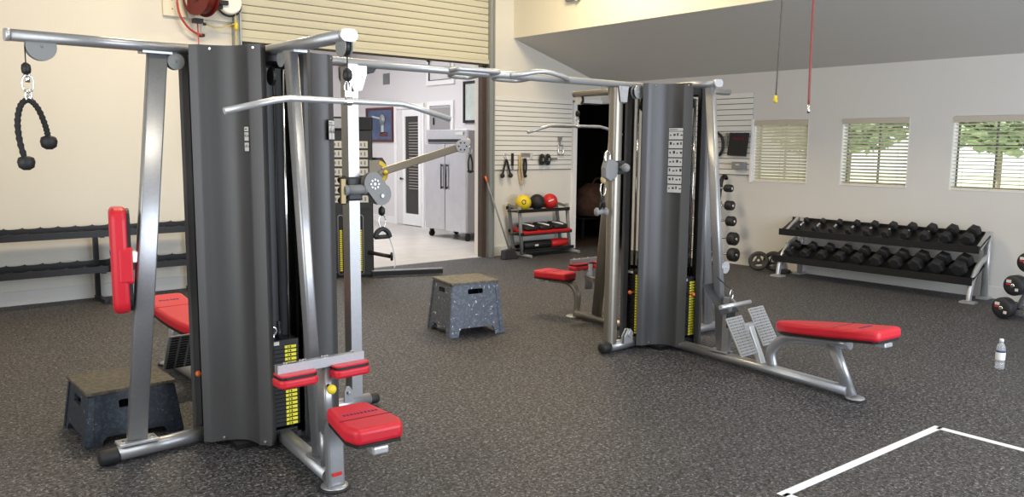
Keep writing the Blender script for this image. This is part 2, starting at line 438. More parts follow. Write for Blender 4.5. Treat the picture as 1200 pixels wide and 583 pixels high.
# slatwall panels
def slatwall(name, lab, a, b, z0, z1, axis):
    g = G(); n = int(round((z1 - z0) / .0765)); p = (z1 - z0) / n
    for k in range(n):
        za, zb = z0 + k * p + .010, z0 + (k + 1) * p
        if axis == 'x': g.box(((a + b) / 2, YB - .012, (za + zb) / 2), (b - a, .018, zb - za))
        else: g.box((XR - .012, (a + b) / 2, (za + zb) / 2), (.018, b - a, zb - za))
    if axis == 'x': g.box(((a + b) / 2, YB - .004, (z0 + z1) / 2), (b - a, .004, z1 - z0), m=1)
    else: g.box((XR - .004, (a + b) / 2, (z0 + z1) / 2), (.004, b - a, z1 - z0), m=1)
    o = g.build(name, ['slat', 'groove']); return tag(o, lab, 'slatwall')
slatwall('slatwall_panel', 'white slatwall panel between the roller door and the dark doorway', 7.86, 9.58, 1.335, 2.47, 'x')
slatwall('slatwall_panel', 'white slatwall panel on the side wall beside the closed blind', 6.745, 8.0, 1.315, 2.50, 'y')
g = G(); g.box((XR - .015, 6.735, 1.67), (.03, .03, .9)); struct(g.build('trim_5', 'white'))

# ================================================================== LOBBY BEYOND THE ROLLER DOOR
XL = 9.6
def casing(g, y0, y1, z0, z1, w=.09, t=.03, m=0, bottom=True):
    x = XL - t / 2
    g.box((x, y0 + w / 2, (z0 + z1) / 2), (t, w, z1 - z0), m=m); g.box((x, y1 - w / 2, (z0 + z1) / 2), (t, w, z1 - z0), m=m)
    g.box((x, (y0 + y1) / 2, z1 - w / 2), (t, y1 - y0 - 2 * w, w), m=m)
    if bottom: g.box((x, (y0 + y1) / 2, z0 + w / 2), (t, y1 - y0 - 2 * w, w), m=m)
# glazed door with blinds, standing ajar beside its pale jamb
g = G(); casing(g, 14.08, 15.22, 0, 2.58, .10, .04, bottom=False)
g.box((XL - .006, 15.0, 1.25), (.012, .30, 2.46), m=1); d2 = struct(g.build('door_2', ['white', 'lobbyw']))
g = G(); y0, y1 = 14.16, 14.86
for a, b, c_, d in ((y0, y0 + .1, .02, 2.46), (y1 - .1, y1, .02, 2.46), (y0 + .1, y1 - .1, 2.32, 2.46), (y0 + .1, y1 - .1, .02, .26)):
    g.box((XL - .03, (a + b) / 2, (c_ + d) / 2), (.045, b - a, d - c_))
g.build('door_leaf', 'white', d2)
g = G(); g.box((XL - .025, (y0 + y1) / 2, 1.29), (.01, y1 - y0 - .2, 2.06)); g.build('door_glass', 'dglass', d2)
g = G()
for k in range(24): g.box((XL - .042, (y0 + y1) / 2 - .06, .80 + k * .06), (.012, y1 - y0 - .36, .009))
g.build('door_blind', 'beige', d2)
g = G(); g.disc((XL - .06, 14.93, 1.0), .028, .02, (1, 0, 0), 12); g.bar((XL - .075, 14.93, 1.0), (XL - .075, 14.82, 1.0), .02, .02)
g.build('door_handle', 'iron', d2)
# second door behind the fridge
g = G(); casing(g, 13.05, 13.95, 0, 2.60, .09, .04, bottom=False); d3 = struct(g.build('door_3', 'white'))
g = G(); g.box((XL - .012, 13.5, 1.24), (.024, .72, 2.46)); g.build('door_glass', 'steelg', d3)
g = G(); g.box((XL - .035, 13.72, 2.2), (.02, .03, .14)); g.build('door_closer', 'iron', d3)
g = G(); casing(g, 13.03, 13.98, 2.92, 3.75, .09, .04); w4 = struct(g.build('window_4', 'white'))
g = G(); g.box((XL - .01, 13.5, 3.33), (.012, .77, .65)); g.build('pane', 'lobbyw', w4)
g = G(); casing(g, 13.12, 13.89, 3.01, 3.66, .012, .045); g.disc((XL - .07, 13.86, 3.42), .035, .05, (1, 0, 0), 12); g.build('window_frame', 'iron', w4)
# picture, second picture, vent
t = thing('framed_picture', 'blue picture in a red brown frame on the lobby wall', 'picture', (XL - .03, 15.85, 1.78))
g = G(); casing(g, 15.28, 16.42, 1.78, 2.54, .055, .035); g.build('picture_frame', 'wood', t, .004)
g = G(); g.box((XL - .012, 15.85, 2.16), (.01, 1.04, .66))
g.lathe([(.001, 0), (.10, .004), (.12, .008)], (XL - .022, 15.72, 2.27), (-1, 0, 0), 10, m=1)
g.box((XL - .02, 15.72, 2.12), (.006, .10, .30), m=1); g.box((XL - .02, 15.95, 2.32), (.006, .42, .035), R=Matrix.Rotation(.15, 3, 'X'), m=1); g.box((XL - .02, 15.68, 1.95), (.006, .30, .10), m=2)
g.build('print', ['blue', 'pale', 'wood'], t)
t = thing('framed_picture', 'black framed pale picture on the lobby wall right of the fridge top', 'picture', (XL - .03, 12.35, 2.15))
g = G(); casing(g, 12.0, 12.72, 2.15, 2.94, .05, .05); g.build('picture_frame', 'iron', t, .004)
g = G(); g.box((XL - .02, 12.36, 2.54), (.01, .63, .70)); g.build('print', 'pale', t)
t = thing('air_vent', 'small grey air vent high on the lobby wall', 'vent', (XL - .01, 15.56, 3.04))
g = G()
for k in range(6): g.box((XL - .012, 15.56, 3.065 + k * .034), (.02, .22, .016))
g.box((XL - .004, 15.56, 3.15), (.008, .27, .24)); g.build('grille', 'greyp', t)
# fridge
t = thing('commercial_fridge', 'two door stainless steel fridge on castors in the lobby', 'fridge', (9.0, 12.1, 0))
fy0, fy1, fx = 11.5, 12.76, 8.74
g = G(); g.box((fx + .37, (fy0 + fy1) / 2, 1.07), (.70, fy1 - fy0, 1.83)); g.build('cabinet', 'steelg', t, .01)
g = G(); g.box((fx + .01, (fy0 + fy1) / 2, 1.88), (.05, fy1 - fy0, .24)); g.build('top_panel', 'steel', t, .008)
g = G(); g.box((fx - .02, (fy0 + fy1) / 2 + .05, 1.80), (.012, fy1 - fy0 - .25, .055)); g.build('air_grille', 'black', t)
for k, (a, b) in enumerate(((fy0, (fy0 + fy1) / 2 - .008), ((fy0 + fy1) / 2 + .008, fy1))):
    g = G(); g.box((fx - .01, (a + b) / 2, .95), (.06, b - a, 1.58)); d = g.build('door', 'steel', t, .01)
    hy = b - .07 if k == 0 else a + .07
    g = G(); g.oval([(fx - .07, hy, .92), (fx - .07, hy, 1.38)], .03, .02, (1, 0, 0)); g.box((fx - .05, hy, .95), (.04, .02, .03)); g.box((fx - .05, hy, 1.35), (.04, .02, .03))
    g.build('handle', 'black', d)
g = G(); g.box((fx - .03, fy0 + .2, 1.93), (.01, .22, .06)); g.build('badge', 'paper', t)
for x in (fx + .06, fx + .64):
    for y in (fy0 + .07, fy1 - .07):
        g = G(); g.disc((x, y, .062), .062, .04, (0, 1, 0), 16); g.box((x, y, .12), (.06, .06, .04)); g.build('castor', 'black', t)
# things in the dark storage room
t = thing('bag', 'brown cloth bag on a low shelf inside the dark storage room', 'bag', (11.0, 10.5, 0.42))
g = G(); g.lathe([(.05, 0), (.30, .03), (.36, .25), (.30, .5), (.12, .62)], (10.95, 10.55, .42), (0, 0, 1), 14); g.build('bag_body', 'cloth', t, sub=0)
g = G(); g.tube([(10.75, 10.4, .98), (10.85, 10.4, 1.12), (11.05, 10.45, 1.12), (11.12, 10.5, .98)], .015, 8, smooth=4); g.build('bag_handle', 'cloth', t)
t = thing('storage_shelf', 'low dark shelf inside the dark storage room', 'shelf', (11.1, 10.7, 0))
g = G(); g.box((11.1, 10.7, .40), (1.2, .7, .03)); g.build('shelf_board', 'iron', t, .004)
for x in (10.54, 11.66):
    for y in (10.39, 11.01):
        g = G(); g.box((x, y, .193), (.04, .04, .385)); g.build('leg', 'iron', t)

# ================================================================== CABLE TOWERS
def V2(c, rot, x, y, z=0.0):
    a = math.radians(rot)
    return Vector((c[0] + x * math.cos(a) - y * math.sin(a), c[1] + x * math.sin(a) + y * math.cos(a), z))
def shroud(root, c, rot, k, shift=(0, 0)):
    """one tall corner cover with a shallow trough, corner k (0 = south-west, then counter-clockwise)"""
    a, b = .386, .10
    c = (c[0] + shift[0], c[1] + shift[1])
    r = rot + 90 * k
    A = V2(c, r, -a, -b); B = V2(c, r, -b, -a)
    d = (B - A); L = d.length; d.normalize(); inn = (V2(c, r, 0, 0) - (A + B) / 2).normalized()
    S = []
    for s_, o_ in ((0, .05), (0, .012), (.004, 0), (.10, 0), (.13, .003), (.2, .022), (.3, .048), (.42, .066), (.52, .07), (.62, .060), (.72, .036), (.78, .016), (.80, .006), (.83, .0), (.996, 0), (1, .012), (1, .05)):
        S.append(A + d * (s_ * L) + inn * o_)
    g = G(); n = len(S); z0, z1 = .035, 2.225; t = inn * .008
    vs = [p + Vector((0, 0, z0)) for p in S] + [p + Vector((0, 0, z1)) for p in S]
    vs += [v + t for v in vs]
    fs = []
    for i in range(n - 1):
        fs.append((i, i + 1, n + i + 1, n + i)); fs.append((2 * n + i, 3 * n + i, 3 * n + i + 1, 2 * n + i + 1))
        fs.append((n + i, n + i + 1, 3 * n + i + 1, 3 * n + i)); fs.append((i, 2 * n + i, 2 * n + i + 1, i + 1))
    fs.append((0, n, 3 * n, 2 * n)); fs.append((n - 1, 3 * n - 1, 4 * n - 1, 2 * n - 1))
    g._add(vs, fs, 0, True)
    me = g.build('shroud', 'shroud', root)
    try: me.data.set_sharp_from_angle(angle=math.radians(28))
    except Exception: pass
    h = G()
    for s_ in (.05, .30, .80, .93)[0:4:3] + (.72,):
        pass
    for s_, o_ in ((.26, .034), (.9, 0)):
        for z in (2.205, .055):
            p = A + d * (s_ * L) + inn * o_; h.disc((p.x, p.y, z), .008, .012, -inn, 10)
    h.build('bolt', 'chrome', me)
    return me, A, B, d, inn, L
def label_on(parent, A, B, d, inn, s0, s1, off0, off1, z0, z1, rows, cols=1, head=True, border='ink'):
    """printed exercise chart fixed on the face of a cover"""
    L = (B - A).length; P = A + d * (s0 * L) + inn * (off0 - .004); Q = A + d * (s1 * L) + inn * (off1 - .004)
    u = Q - P; W = u.length; u.normalize(); nn = -inn
    g = G()
    def patch(x0, x1, y0, y1, m, t): g.quad(P + u * x0 + Vector((0, 0, y0)), P + u * x1 + Vector((0, 0, y0)), P + u * x1 + Vector((0, 0, y1)), P + u * x0 + Vector((0, 0, y1)), nn * t, m)
    patch(0, W, z0, z1, 1, .002)
    hh = .03 if head else 0
    if head: patch(.004, W - .004, z1 - hh, z1 - .006, 0, .003); patch(.01, W * .6, z1 - hh + .009, z1 - hh + .014, 1, .0035)
    ph = (z1 - z0 - hh) / rows; pw = W / cols
    for r in range(rows):
        for c_ in range(cols):
            x0, x1, y0, y1 = c_ * pw + .004, (c_ + 1) * pw - .004, z0 + r * ph + .005, z0 + (r + 1) * ph - .005
            patch(x0, x1, y0, y1, 0, .003)
            for k in range(4):
                cx = x0 + (x1 - x0) * (k + .5) / 4; ww = (x1 - x0) * .05
                patch(cx - ww, cx + ww * (1 + (k + r) % 2), y0 + (y1 - y0) * .45, y0 + (y1 - y0) * (.62 + .1 * ((k + r) % 3)), 1, .0036)
    g.build('exercise_chart', ['paper', 'guard'], parent)
def stack(root, c, rot, k, n=20, pin=12, side=1, ring=False, guard=True):
    """weight stack in the gap facing direction k (0 = south): plates, guide rods, cable, pin"""
    r = rot + 90 * k
    base = G(); p = V2(c, r, 0, -.27, .055)
    R = Matrix.Rotation(math.radians(r), 3, 'Z')
    base.box(p, (.19, .12, .03), R=R); base.box(p + Vector((0, 0, .025)), (.16, .08, .02), R=R)
    for s_ in (-.06, .06): base.lathe([(.018, 0), (.014, .02), (.018, .035)], V2(c, r, s_, -.27, .075), n=10)
    ws = base.build('weight_stack', 'black', root)
    h = .0235
    proto = None
    for i in range(n):
        z = .11 + i * h
        if proto is None:
            g = G(); z_ = .11
            g.box(V2(c, r, 0, -.27, z_ + h / 2), (.185, .10, h - .003), R=R)
            g.box(V2(c, r, side * .045, -.3215, z_ + h / 2), (.066, .003, h - .008), R=R, m=1)
            g.box(V2(c, r, side * .045, -.3235, z_ + h / 2), (.007, .002, h - .013), R=R, m=2)
            g.box(V2(c, r, side * .045 - .014, -.3235, z_ + h / 2), (.004, .002, h - .013), R=R, m=2)
            proto = g.build('weight_plate', ['iron', 'ylab', 'black'], ws)
        else:
            q = proto.copy(); COL.objects.link(q); q.parent = ws; q.location = (0, 0, i * h)
    zt = .11 + n * h
    g = G(); g.box(V2(c, r, 0, -.27, zt + .015), (.185, .10, .03), R=R); g.box(V2(c, r, -.05 * side, -.322, zt + .014), (.06, .003, .02), R=R, m=1)
    g.lathe([(.017, 0), (.017, .05), (.011, .055), (.011, .10)], V2(c, r, 0, -.27, zt + .03), n=12)
    g.build('top_plate', ['iron', 'paper'], ws)
    if ring:
        g = G(); ctr = V2(c, r, -.05, -.31, zt + .085)
        g.sweep([ctr + (R @ Vector((.020 * math.cos(a), 0, .024 * math.sin(a)))) for a in [2 * PI * i / 16 for i in range(16)]], circ(.007, 8), R @ Vector((0, 1, 0)), closed=True)
        g.tube([ctr + Vector((0, 0, -.022)), V2(c, r, -.035, -.29, zt + .02)], .008, 8); g.build('cable_ring', 'chrome', ws)
    g = G(); a = V2(c, r, side * .045 - .045, -.32, .11 + (pin + .5) * h); b = V2(c, r, side * .045 - .045, -.36, .11 + (pin + .5) * h)
    g.tube([a, b], .005, 8); g.lathe([(.010, 0), (.017, .006), (.017, .02), (.008, .028)], b, (b - a), 12); g.build('selector_pin', 'orange', ws)
    g = G()
    for s_ in (-.062, .062): g.tube([V2(c, r, s_, -.27, zt + .03), V2(c, r, s_, -.27, 2.11)], .0095, 8)
    g.build('guide_rod', 'chrome', ws)
    g = G(); g.tube([V2(c, r, .008, -.27, zt + .12), V2(c, r, .008, -.27, 2.10)], .0045, 6)
    g.disc(V2(c, r, 0, -.27, 2.07), .05, .02, R @ Vector((1, 0, 0)), 18); g.build('pulley', 'black', ws)
    if guard:
        g = G(); g.box(V2(c, r, 0, -.19, 1.12), (.17, .012, 2.0), R=R); g.build('weight_guard', 'guard', ws)
def core(root, c, rot):
    R = Matrix.Rotation(math.radians(rot), 3, 'Z'); g = G()
    g.box(V2(c, rot, 0, 0, 1.10), (.16, .16, 2.1), R=R)
    for z, t in ((2.17, .05), (.055, .05)):
        g.box(V2(c, rot, 0, 0, z), (.66, .14, t), R=R); g.box(V2(c, rot, 0, 0, z), (.14, .66, t - .002), R=R)
        for a in (45, 135):
            g.box(V2(c, rot, 0, 0, z), (.42, .04, t - .01), R=Matrix.Rotation(math.radians(rot + a), 3, 'Z'))
    g.box(V2(c, rot, 0, 0, .015), (.5, .5, .03), R=R)
    return g.build('core_frame', 'iron', root)

def lug(g, p, axis, r, t=.014, m=0): g.disc(p, r, t, axis, 20, m)
def pulley_cheek(root, c, axis, r, mt='greyp', rp=None):
    """two cheek plates with a black sheave between them"""
    ax = Vector(axis).normalized(); g = G()
    for s_ in (-1, 1): g.disc(Vector(c) + ax * .018 * s_, r, .006, ax, 22)
    g.disc(Vector(c), .010, .055, ax, 10)
    o = g.build('pulley_housing', mt, root)
    g = G(); g.disc(c, (rp or r) * .86, .02, ax, 20); g.build('sheave', 'black', o)
    return o
def pad_mesh(g, poly, c, ux, uy, z0, z1, m=0):
    """cushion outline in the plane of ux, uy, rising from z0 to z1 along their normal"""
    ux = Vector(ux).normalized(); uy = Vector(uy).normalized(); n = ux.cross(uy)
    g.prism(poly, Vector(c) + n * z0, ux, uy, n * (z1 - z0), m)
def carabiner(g, p, h, m=0):
    p = Vector(p); w_ = h * .28
    pts = [p + Vector((w_ * math.sin(a), 0, -h / 2 + h / 2 * math.cos(a))) for a in [2 * PI * i / 12 for i in range(12)]]
    g.sweep(pts, circ(.0045, 6), (0, 1, 0), m, closed=True)

# ---------------------------------------------------------------- left tower
CL, RL = (1.926, 4.545), -3
LT = thing('cable_tower', 'near grey cable tower at the left with a red back pad', 'cable machine', (CL[0], CL[1], 0))
core(LT, CL, RL)
for k in range(4):
    me, A, B, d, inn, L = shroud(LT, CL, RL, k, (.055, .0) if k == 1 else (0, 0))
    if k == 0: label_on(me, A, B, d, inn, .70, .80, .036, .010, 1.66, 1.80, 2)
    if k == 1: label_on(me, A, B, d, inn, .74, .98, .0, .0, 1.73, 1.85, 1, 2)
stack(LT, CL, RL, 0, ring=True); stack(LT, CL, RL, 3, side=1); stack(LT, CL, RL, 1); stack(LT, CL, RL, 2)
# south arm: pulldown station
g = G(); g.oval([(1.905, 4.36, 2.205), (1.905, 3.43, 2.205)], .085, .055); g.oval([(1.905, 3.43, 2.205), (1.905, 3.405, 2.205)], .088, .058, m=1)
g.box((1.895, 3.95, 2.172), (.075, .13, .012), m=0)
g.build('top_beam', ['silver', 'silver_l'], LT)
pulley_cheek(LT, (1.905, 3.455, 2.155), (1, 0, 0), .048)
pulley_cheek(LT, (1.905, 4.10, 2.15), (1, 0, 0), .045)
g = G(); g.oval([(1.875, 3.955, 2.168), (1.862, 3.715, .11)], .055, .072, up=(0, 1, 0), r=.014); g.build('upright', 'silver', LT)
g = G(); g.box((1.868, 3.705, .095), (.09, .17, .014))
for s_ in (-.06, .06): g.disc((1.868 + .0, 3.705 + s_ * 1.1, .107), .012, .012, (0, 0, 1), 6, m=1)
g.build('mounting_plate', ['silver', 'chrome'], LT, .003)
g = G(); g.oval([(1.925, 4.35, .05), (1.845, 3.56, .05)], .09, .075); g.build('base_beam', 'silver', LT)
g = G(); g.lathe([(.078, 0), (.078, .008), (.066, .014), (.05, .016)], (1.842, 3.515, 0), n=24, m=1); g.lathe([(.07, .010), (.066, .018), (.02, .02)], (1.842, 3.515, 0), n=24)
g.build('foot_plate', ['silver', 'rub'], LT)
g = G(); g.oval([(1.842, 3.505, .016), (1.84, 3.505, .15), (1.836, 3.50, .28), (1.822, 3.44, .375), (1.805, 3.32, .405), (1.785, 3.10, .41)], .088, .05, up=(0, 1, 0), smooth=4, r=.012)
sp = g.build('seat_post', 'silver', LT)
g = G(); g.box((1.838, 3.475, .085), (.05, .003, .018), R=Matrix.Rotation(0, 3, 'X')); g.build('warning_label', 'redd', sp)
def lat_seat(root, c, ang, z0, wf=.135, wb=.10, ln=.40):
    a = math.radians(ang); ux = Vector((math.cos(a), math.sin(a), 0)); uy = Vector((-math.sin(a), math.cos(a), 0))
    poly = []
    for (x, y, r0) in ((wb, -ln / 2, .035), (wf, ln * .28, .05), (wf * .8, ln / 2, .06), (-wf * .8, ln / 2, .06), (-wf, ln * .28, .05), (-wb, -ln / 2, .035)):
        poly.append((x, y))
    g = G(); pad_mesh(g, poly, c, ux, uy, z0 + .012, z0 + .085)
    g_ = g.build('seat', 'red', root, .022, 4)
    g = G(); pad_mesh(g, [(x * .93, y * .95) for x, y in poly], c, ux, uy, z0, z0 + .014); g.build('seat_base', 'black', g_)
    g = G(); cc = Vector(c)
    g.box(cc + uy * ln * .10 + Vector((0, 0, z0 + .0856)), (wf * 1.86, .004, .003), R=Matrix.Rotation(a, 3, 'Z'))
    g.build('seam', 'seam', g_)
    g = G(); rnd = random.Random(3)
    x = -.085
    while x < .08:
        w_ = rnd.uniform(.010, .018); g.box(cc + ux * (x + w_ / 2) + uy * (-ln * .08) + Vector((0, 0, z0 + .0856)), (w_ * .8, .016, .002), R=Matrix.Rotation(a, 3, 'Z')); x += w_ + .004
    g.build('printed_name', 'logo', g_)
    g = G(); g.box(cc + uy * (ln * .42) + Vector((0, 0, z0 - .02)), (.075, .07, .035), R=Matrix.Rotation(a, 3, 'Z')); g.build('seat_bracket', 'silver_l', g_, .008)
    return g_
lat_seat(LT, (1.77, 3.10, 0), 180 - 6, .418, ln=.37)
g = G(); g.oval([(1.842, 3.60, .26), (1.842, 3.60, .61)], .045, .088, up=(0, 1, 0), r=.010); g.box((1.842, 3.60, .618), (.06, .05, .03))
g.oval([(1.842, 3.61, .09), (1.842, 3.61, .27)], .05, .035, up=(0, 1, 0))
tp = g.build('thigh_pad_post', 'silver', LT)
g = G(); g.tube([(1.842, 3.58, .52), (1.836, 3.53, .515)], .009, 8, m=1); g.ball((1.829, 3.50, .513), .024); g.build('adjustment_knob', ['yellow', 'black'], tp)
def thigh_pads(root, c, half, z, padw=.20):
    g = G(); g.box((c[0], c[1], z), (half * 2, .035, .048)); 
    for x in (-.8, -.45, -.38, 0.05, .12, .75): g.disc((c[0] + x * half, c[1], z + .028), .011, .012, (0, 0, 1), 8, m=1)
    b = g.build('thigh_pad_bar', ['silver', 'chrome'], root, .003)
    for s_ in (-1, 1):
        cx = c[0] + s_ * (half - padw / 2 + .01)
        q = rrect(padw, .12, .03, 3)
        g = G(); g.prism(q, (cx, c[1] - .015, z - .082), (1, 0, 0), (0, 1, 0), (0, 0, .045)); p = g.build('thigh_pad', 'red', root, .014, 3)
        g = G(); g.prism([(x * .95, y * .95) for x, y in q], (cx, c[1] - .015, z - .038), (1, 0, 0), (0, 1, 0), (0, 0, .012)); g.build('pad_base', 'black', p)
        g = G(); g.prism([(x * .96, y * .9) for x, y in q], (cx, c[1] - .015, z - .027), (1, 0, 0), (0, 1, 0), (0, 0, .010)); g.build('pad_trim', 'red', p, .003)
thigh_pads(LT, (1.805, 3.56), .232, .640)
# west arm: rope station with back pad
g = G(); g.oval([(1.62, 4.575, 2.21), (.735, 4.575, 2.21)], .085, .055); g.oval([(.735, 4.575, 2.21), (.715, 4.575, 2.21)], .088, .058, m=1)
g.box((1.40, 4.575, 2.178), (.15, .09, .012)); g.build('top_beam', ['silver', 'silver_l'], LT)
pulley_cheek(LT, (.865, 4.575, 2.165), (0, 1, 0), .068)
pulley_cheek(LT, (1.50, 4.575, 2.14), (0, 1, 0), .045)
g = G(); g.oval([(1.410, 4.575, 2.175), (1.205, 4.545, .11)], .05, .10, up=(1, 0, 0), r=.010); g.build('upright', 'silver', LT)
g = G(); g.box((1.205, 4.545, .098), (.20, .10, .014))
for s_ in (-.075, .075): g.disc((1.205 + s_, 4.53, .108), .013, .014, (0, 0, 1), 6, m=1)
g.build('mounting_plate', ['silver_l', 'chrome'], LT, .003)
g = G(); g.tube([(1.63, 4.56, .052), (1.10, 4.535, .05)], .04, 16); b = g.build('base_beam', 'silver', LT)
g = G(); g.lathe([(.041, 0), (.044, .01), (.044, .08), (.036, .095)], (1.105, 4.535, .046), (-1, -.04, 0), 16); g.build('rubber_cap', 'rub', b)
g = G(); q = [(x, y) for x, y in rrect(.24, .56, .07, 4)]
PW = Vector((.22, .975, 0)); PN = Vector((.975, -.22, 0))
g.prism(q, (1.13, 4.58, 1.09), PW, (0, 0, 1), PN * .085); bp = g.build('back_pad', 'red', LT, .026, 4)
g = G(); g.prism([(x * .93, y * .96) for x, y in q], Vector((1.13, 4.58, 1.09)) + PN * .080, PW, (0, 0, 1), PN * .016); g.build('pad_base', 'black', bp)
g = G(); g.prism(rrect(.246, .20, .02, 2), Vector((1.13, 4.58, 1.07)) + PN * .035, PW, (0, 0, 1), PN * .066); g.build('pad_strap', 'red', bp, .008, 2)
g = G(); g.box(Vector((1.13, 4.58, 1.13)) - PN * .001, (.003, .12, .018), R=Matrix((PN, PW, Vector((0, 0, 1)))).transposed()); g.build('printed_name', 'logo', bp)
g = G(); g.box((1.265, 4.575, 1.10), (.11, .06, .06)); g.build('pad_bracket', 'silver_l', LT, .004)
# east arm: adjustable column
g = G(); g.box((2.545, 4.56, 1.12), (.075, .085, 2.16))
for k in range(24): g.disc((2.545, 4.603, .25 + k * .075), .008, .002, (0, 1, 0), 8, m=1)
g.build('adjustable_column', ['silver', 'black'], LT, .006)
g = G(); g.oval([(2.24, 4.54, .05), (2.64, 4.535, .05)], .08, .07); b = g.build('base_beam', 'silver', LT)
g = G(); g.lathe([(.034, 0), (.036, .01), (.036, .06), (.028, .07)], (2.635, 4.535, .045), (1, 0, 0), 16); g.build('rubber_cap', 'rub', b)
g = G(); g.prism([(0, -.03), (.06, -.03), (.06, .06), (.04, .09), (.015, .09), (0, .06)], (2.44, 4.50, .08), (1, 0, 0), (0, 0, 1), (0, .012, 0)); g.disc((2.47, 4.495, .13), .012, .02, (0, 1, 0), 10)
g.build('floor_pulley_bracket', 'silver', LT, .002)
g = G(); g.prism([(-.06, .05), (.07, .05), (.07, 0), (.035, -.10), (-.02, -.11), (-.06, -.02)], (2.565, 4.50, 2.14), (1, 0, 0), (0, 0, 1), (0, .006, 0))
g.prism([(-.06, .05), (.07, .05), (.07, 0), (.035, -.10), (-.02, -.11), (-.06, -.02)], (2.565, 4.62, 2.14), (1, 0, 0), (0, 0, 1), (0, .006, 0)); g.box((2.565, 4.56, 2.175), (.06, .13, .02)); g.disc((2.60, 4.56, 2.12), .010, .14, (0, 1, 0), 10); g.build('top_pulley_plate', 'silver_l', LT, .002)
g = G(); g.disc((2.595, 4.56, 2.12), .04, .02, (0, 1, 0), 18); g.build('top_pulley', 'black', LT)
# carriage: collar, cylinder, perforated twin disc
g = G(); g.box((2.545, 4.56, 1.43), (.105, .115, .15)); car = g.build('pulley_carriage', 'guard', LT, .012)
g = G(); g.tube([(2.44, 4.475, 1.425), (2.64, 4.475, 1.43)], .03, 16); g.disc((2.455, 4.475, 1.425), .036, .03, (1, 0, 0), 16); g.disc((2.59, 4.475, 1.43), .035, .02, (1, 0, 0), 16); g.build('pivot_cylinder', 'greyp', car)
g = G()
for s_ in (.055, 0, -.055): g.ball((2.455, 4.50, 1.425 + s_ * 1.15), .034, sq=.8)
g.box((2.435, 4.465, 1.42), (.03, .02, .15), m=1); g.build('release_handle', ['black', 'tanb'], car)
pl = []
for cx, cz, a0, a1 in ((2.645, 1.465, 60, 240), (2.70, 1.395, 240, 420)):
    for i in range(11):
        a = math.radians(a0 + (a1 - a0) * i / 10); pl.append((cx - 2.67 + .07 * math.cos(a), cz - 1.43 + .07 * math.sin(a)))
g = G(); g.prism(pl, (2.67, 4.445, 1.43), (1, 0, 0), (0, 0, 1), (0, .008, 0)); g.prism(pl, (2.67, 4.487, 1.43), (1, 0, 0), (0, 0, 1), (0, .008, 0)); dk = g.build('twin_disc_plate', 'greyp', car)
g = G()
for i in range(8): g.disc((2.65 + .028 * math.cos(i * PI / 4), 4.443, 1.46 + .028 * math.sin(i * PI / 4)), .007, .004, (0, 1, 0), 8)
g.disc((2.65, 4.443, 1.46), .009, .005, (0, 1, 0), 10); g.disc((2.70, 4.44, 1.385), .012, .012, (0, 1, 0), 12); g.build('bolt', 'silver_l', dk)
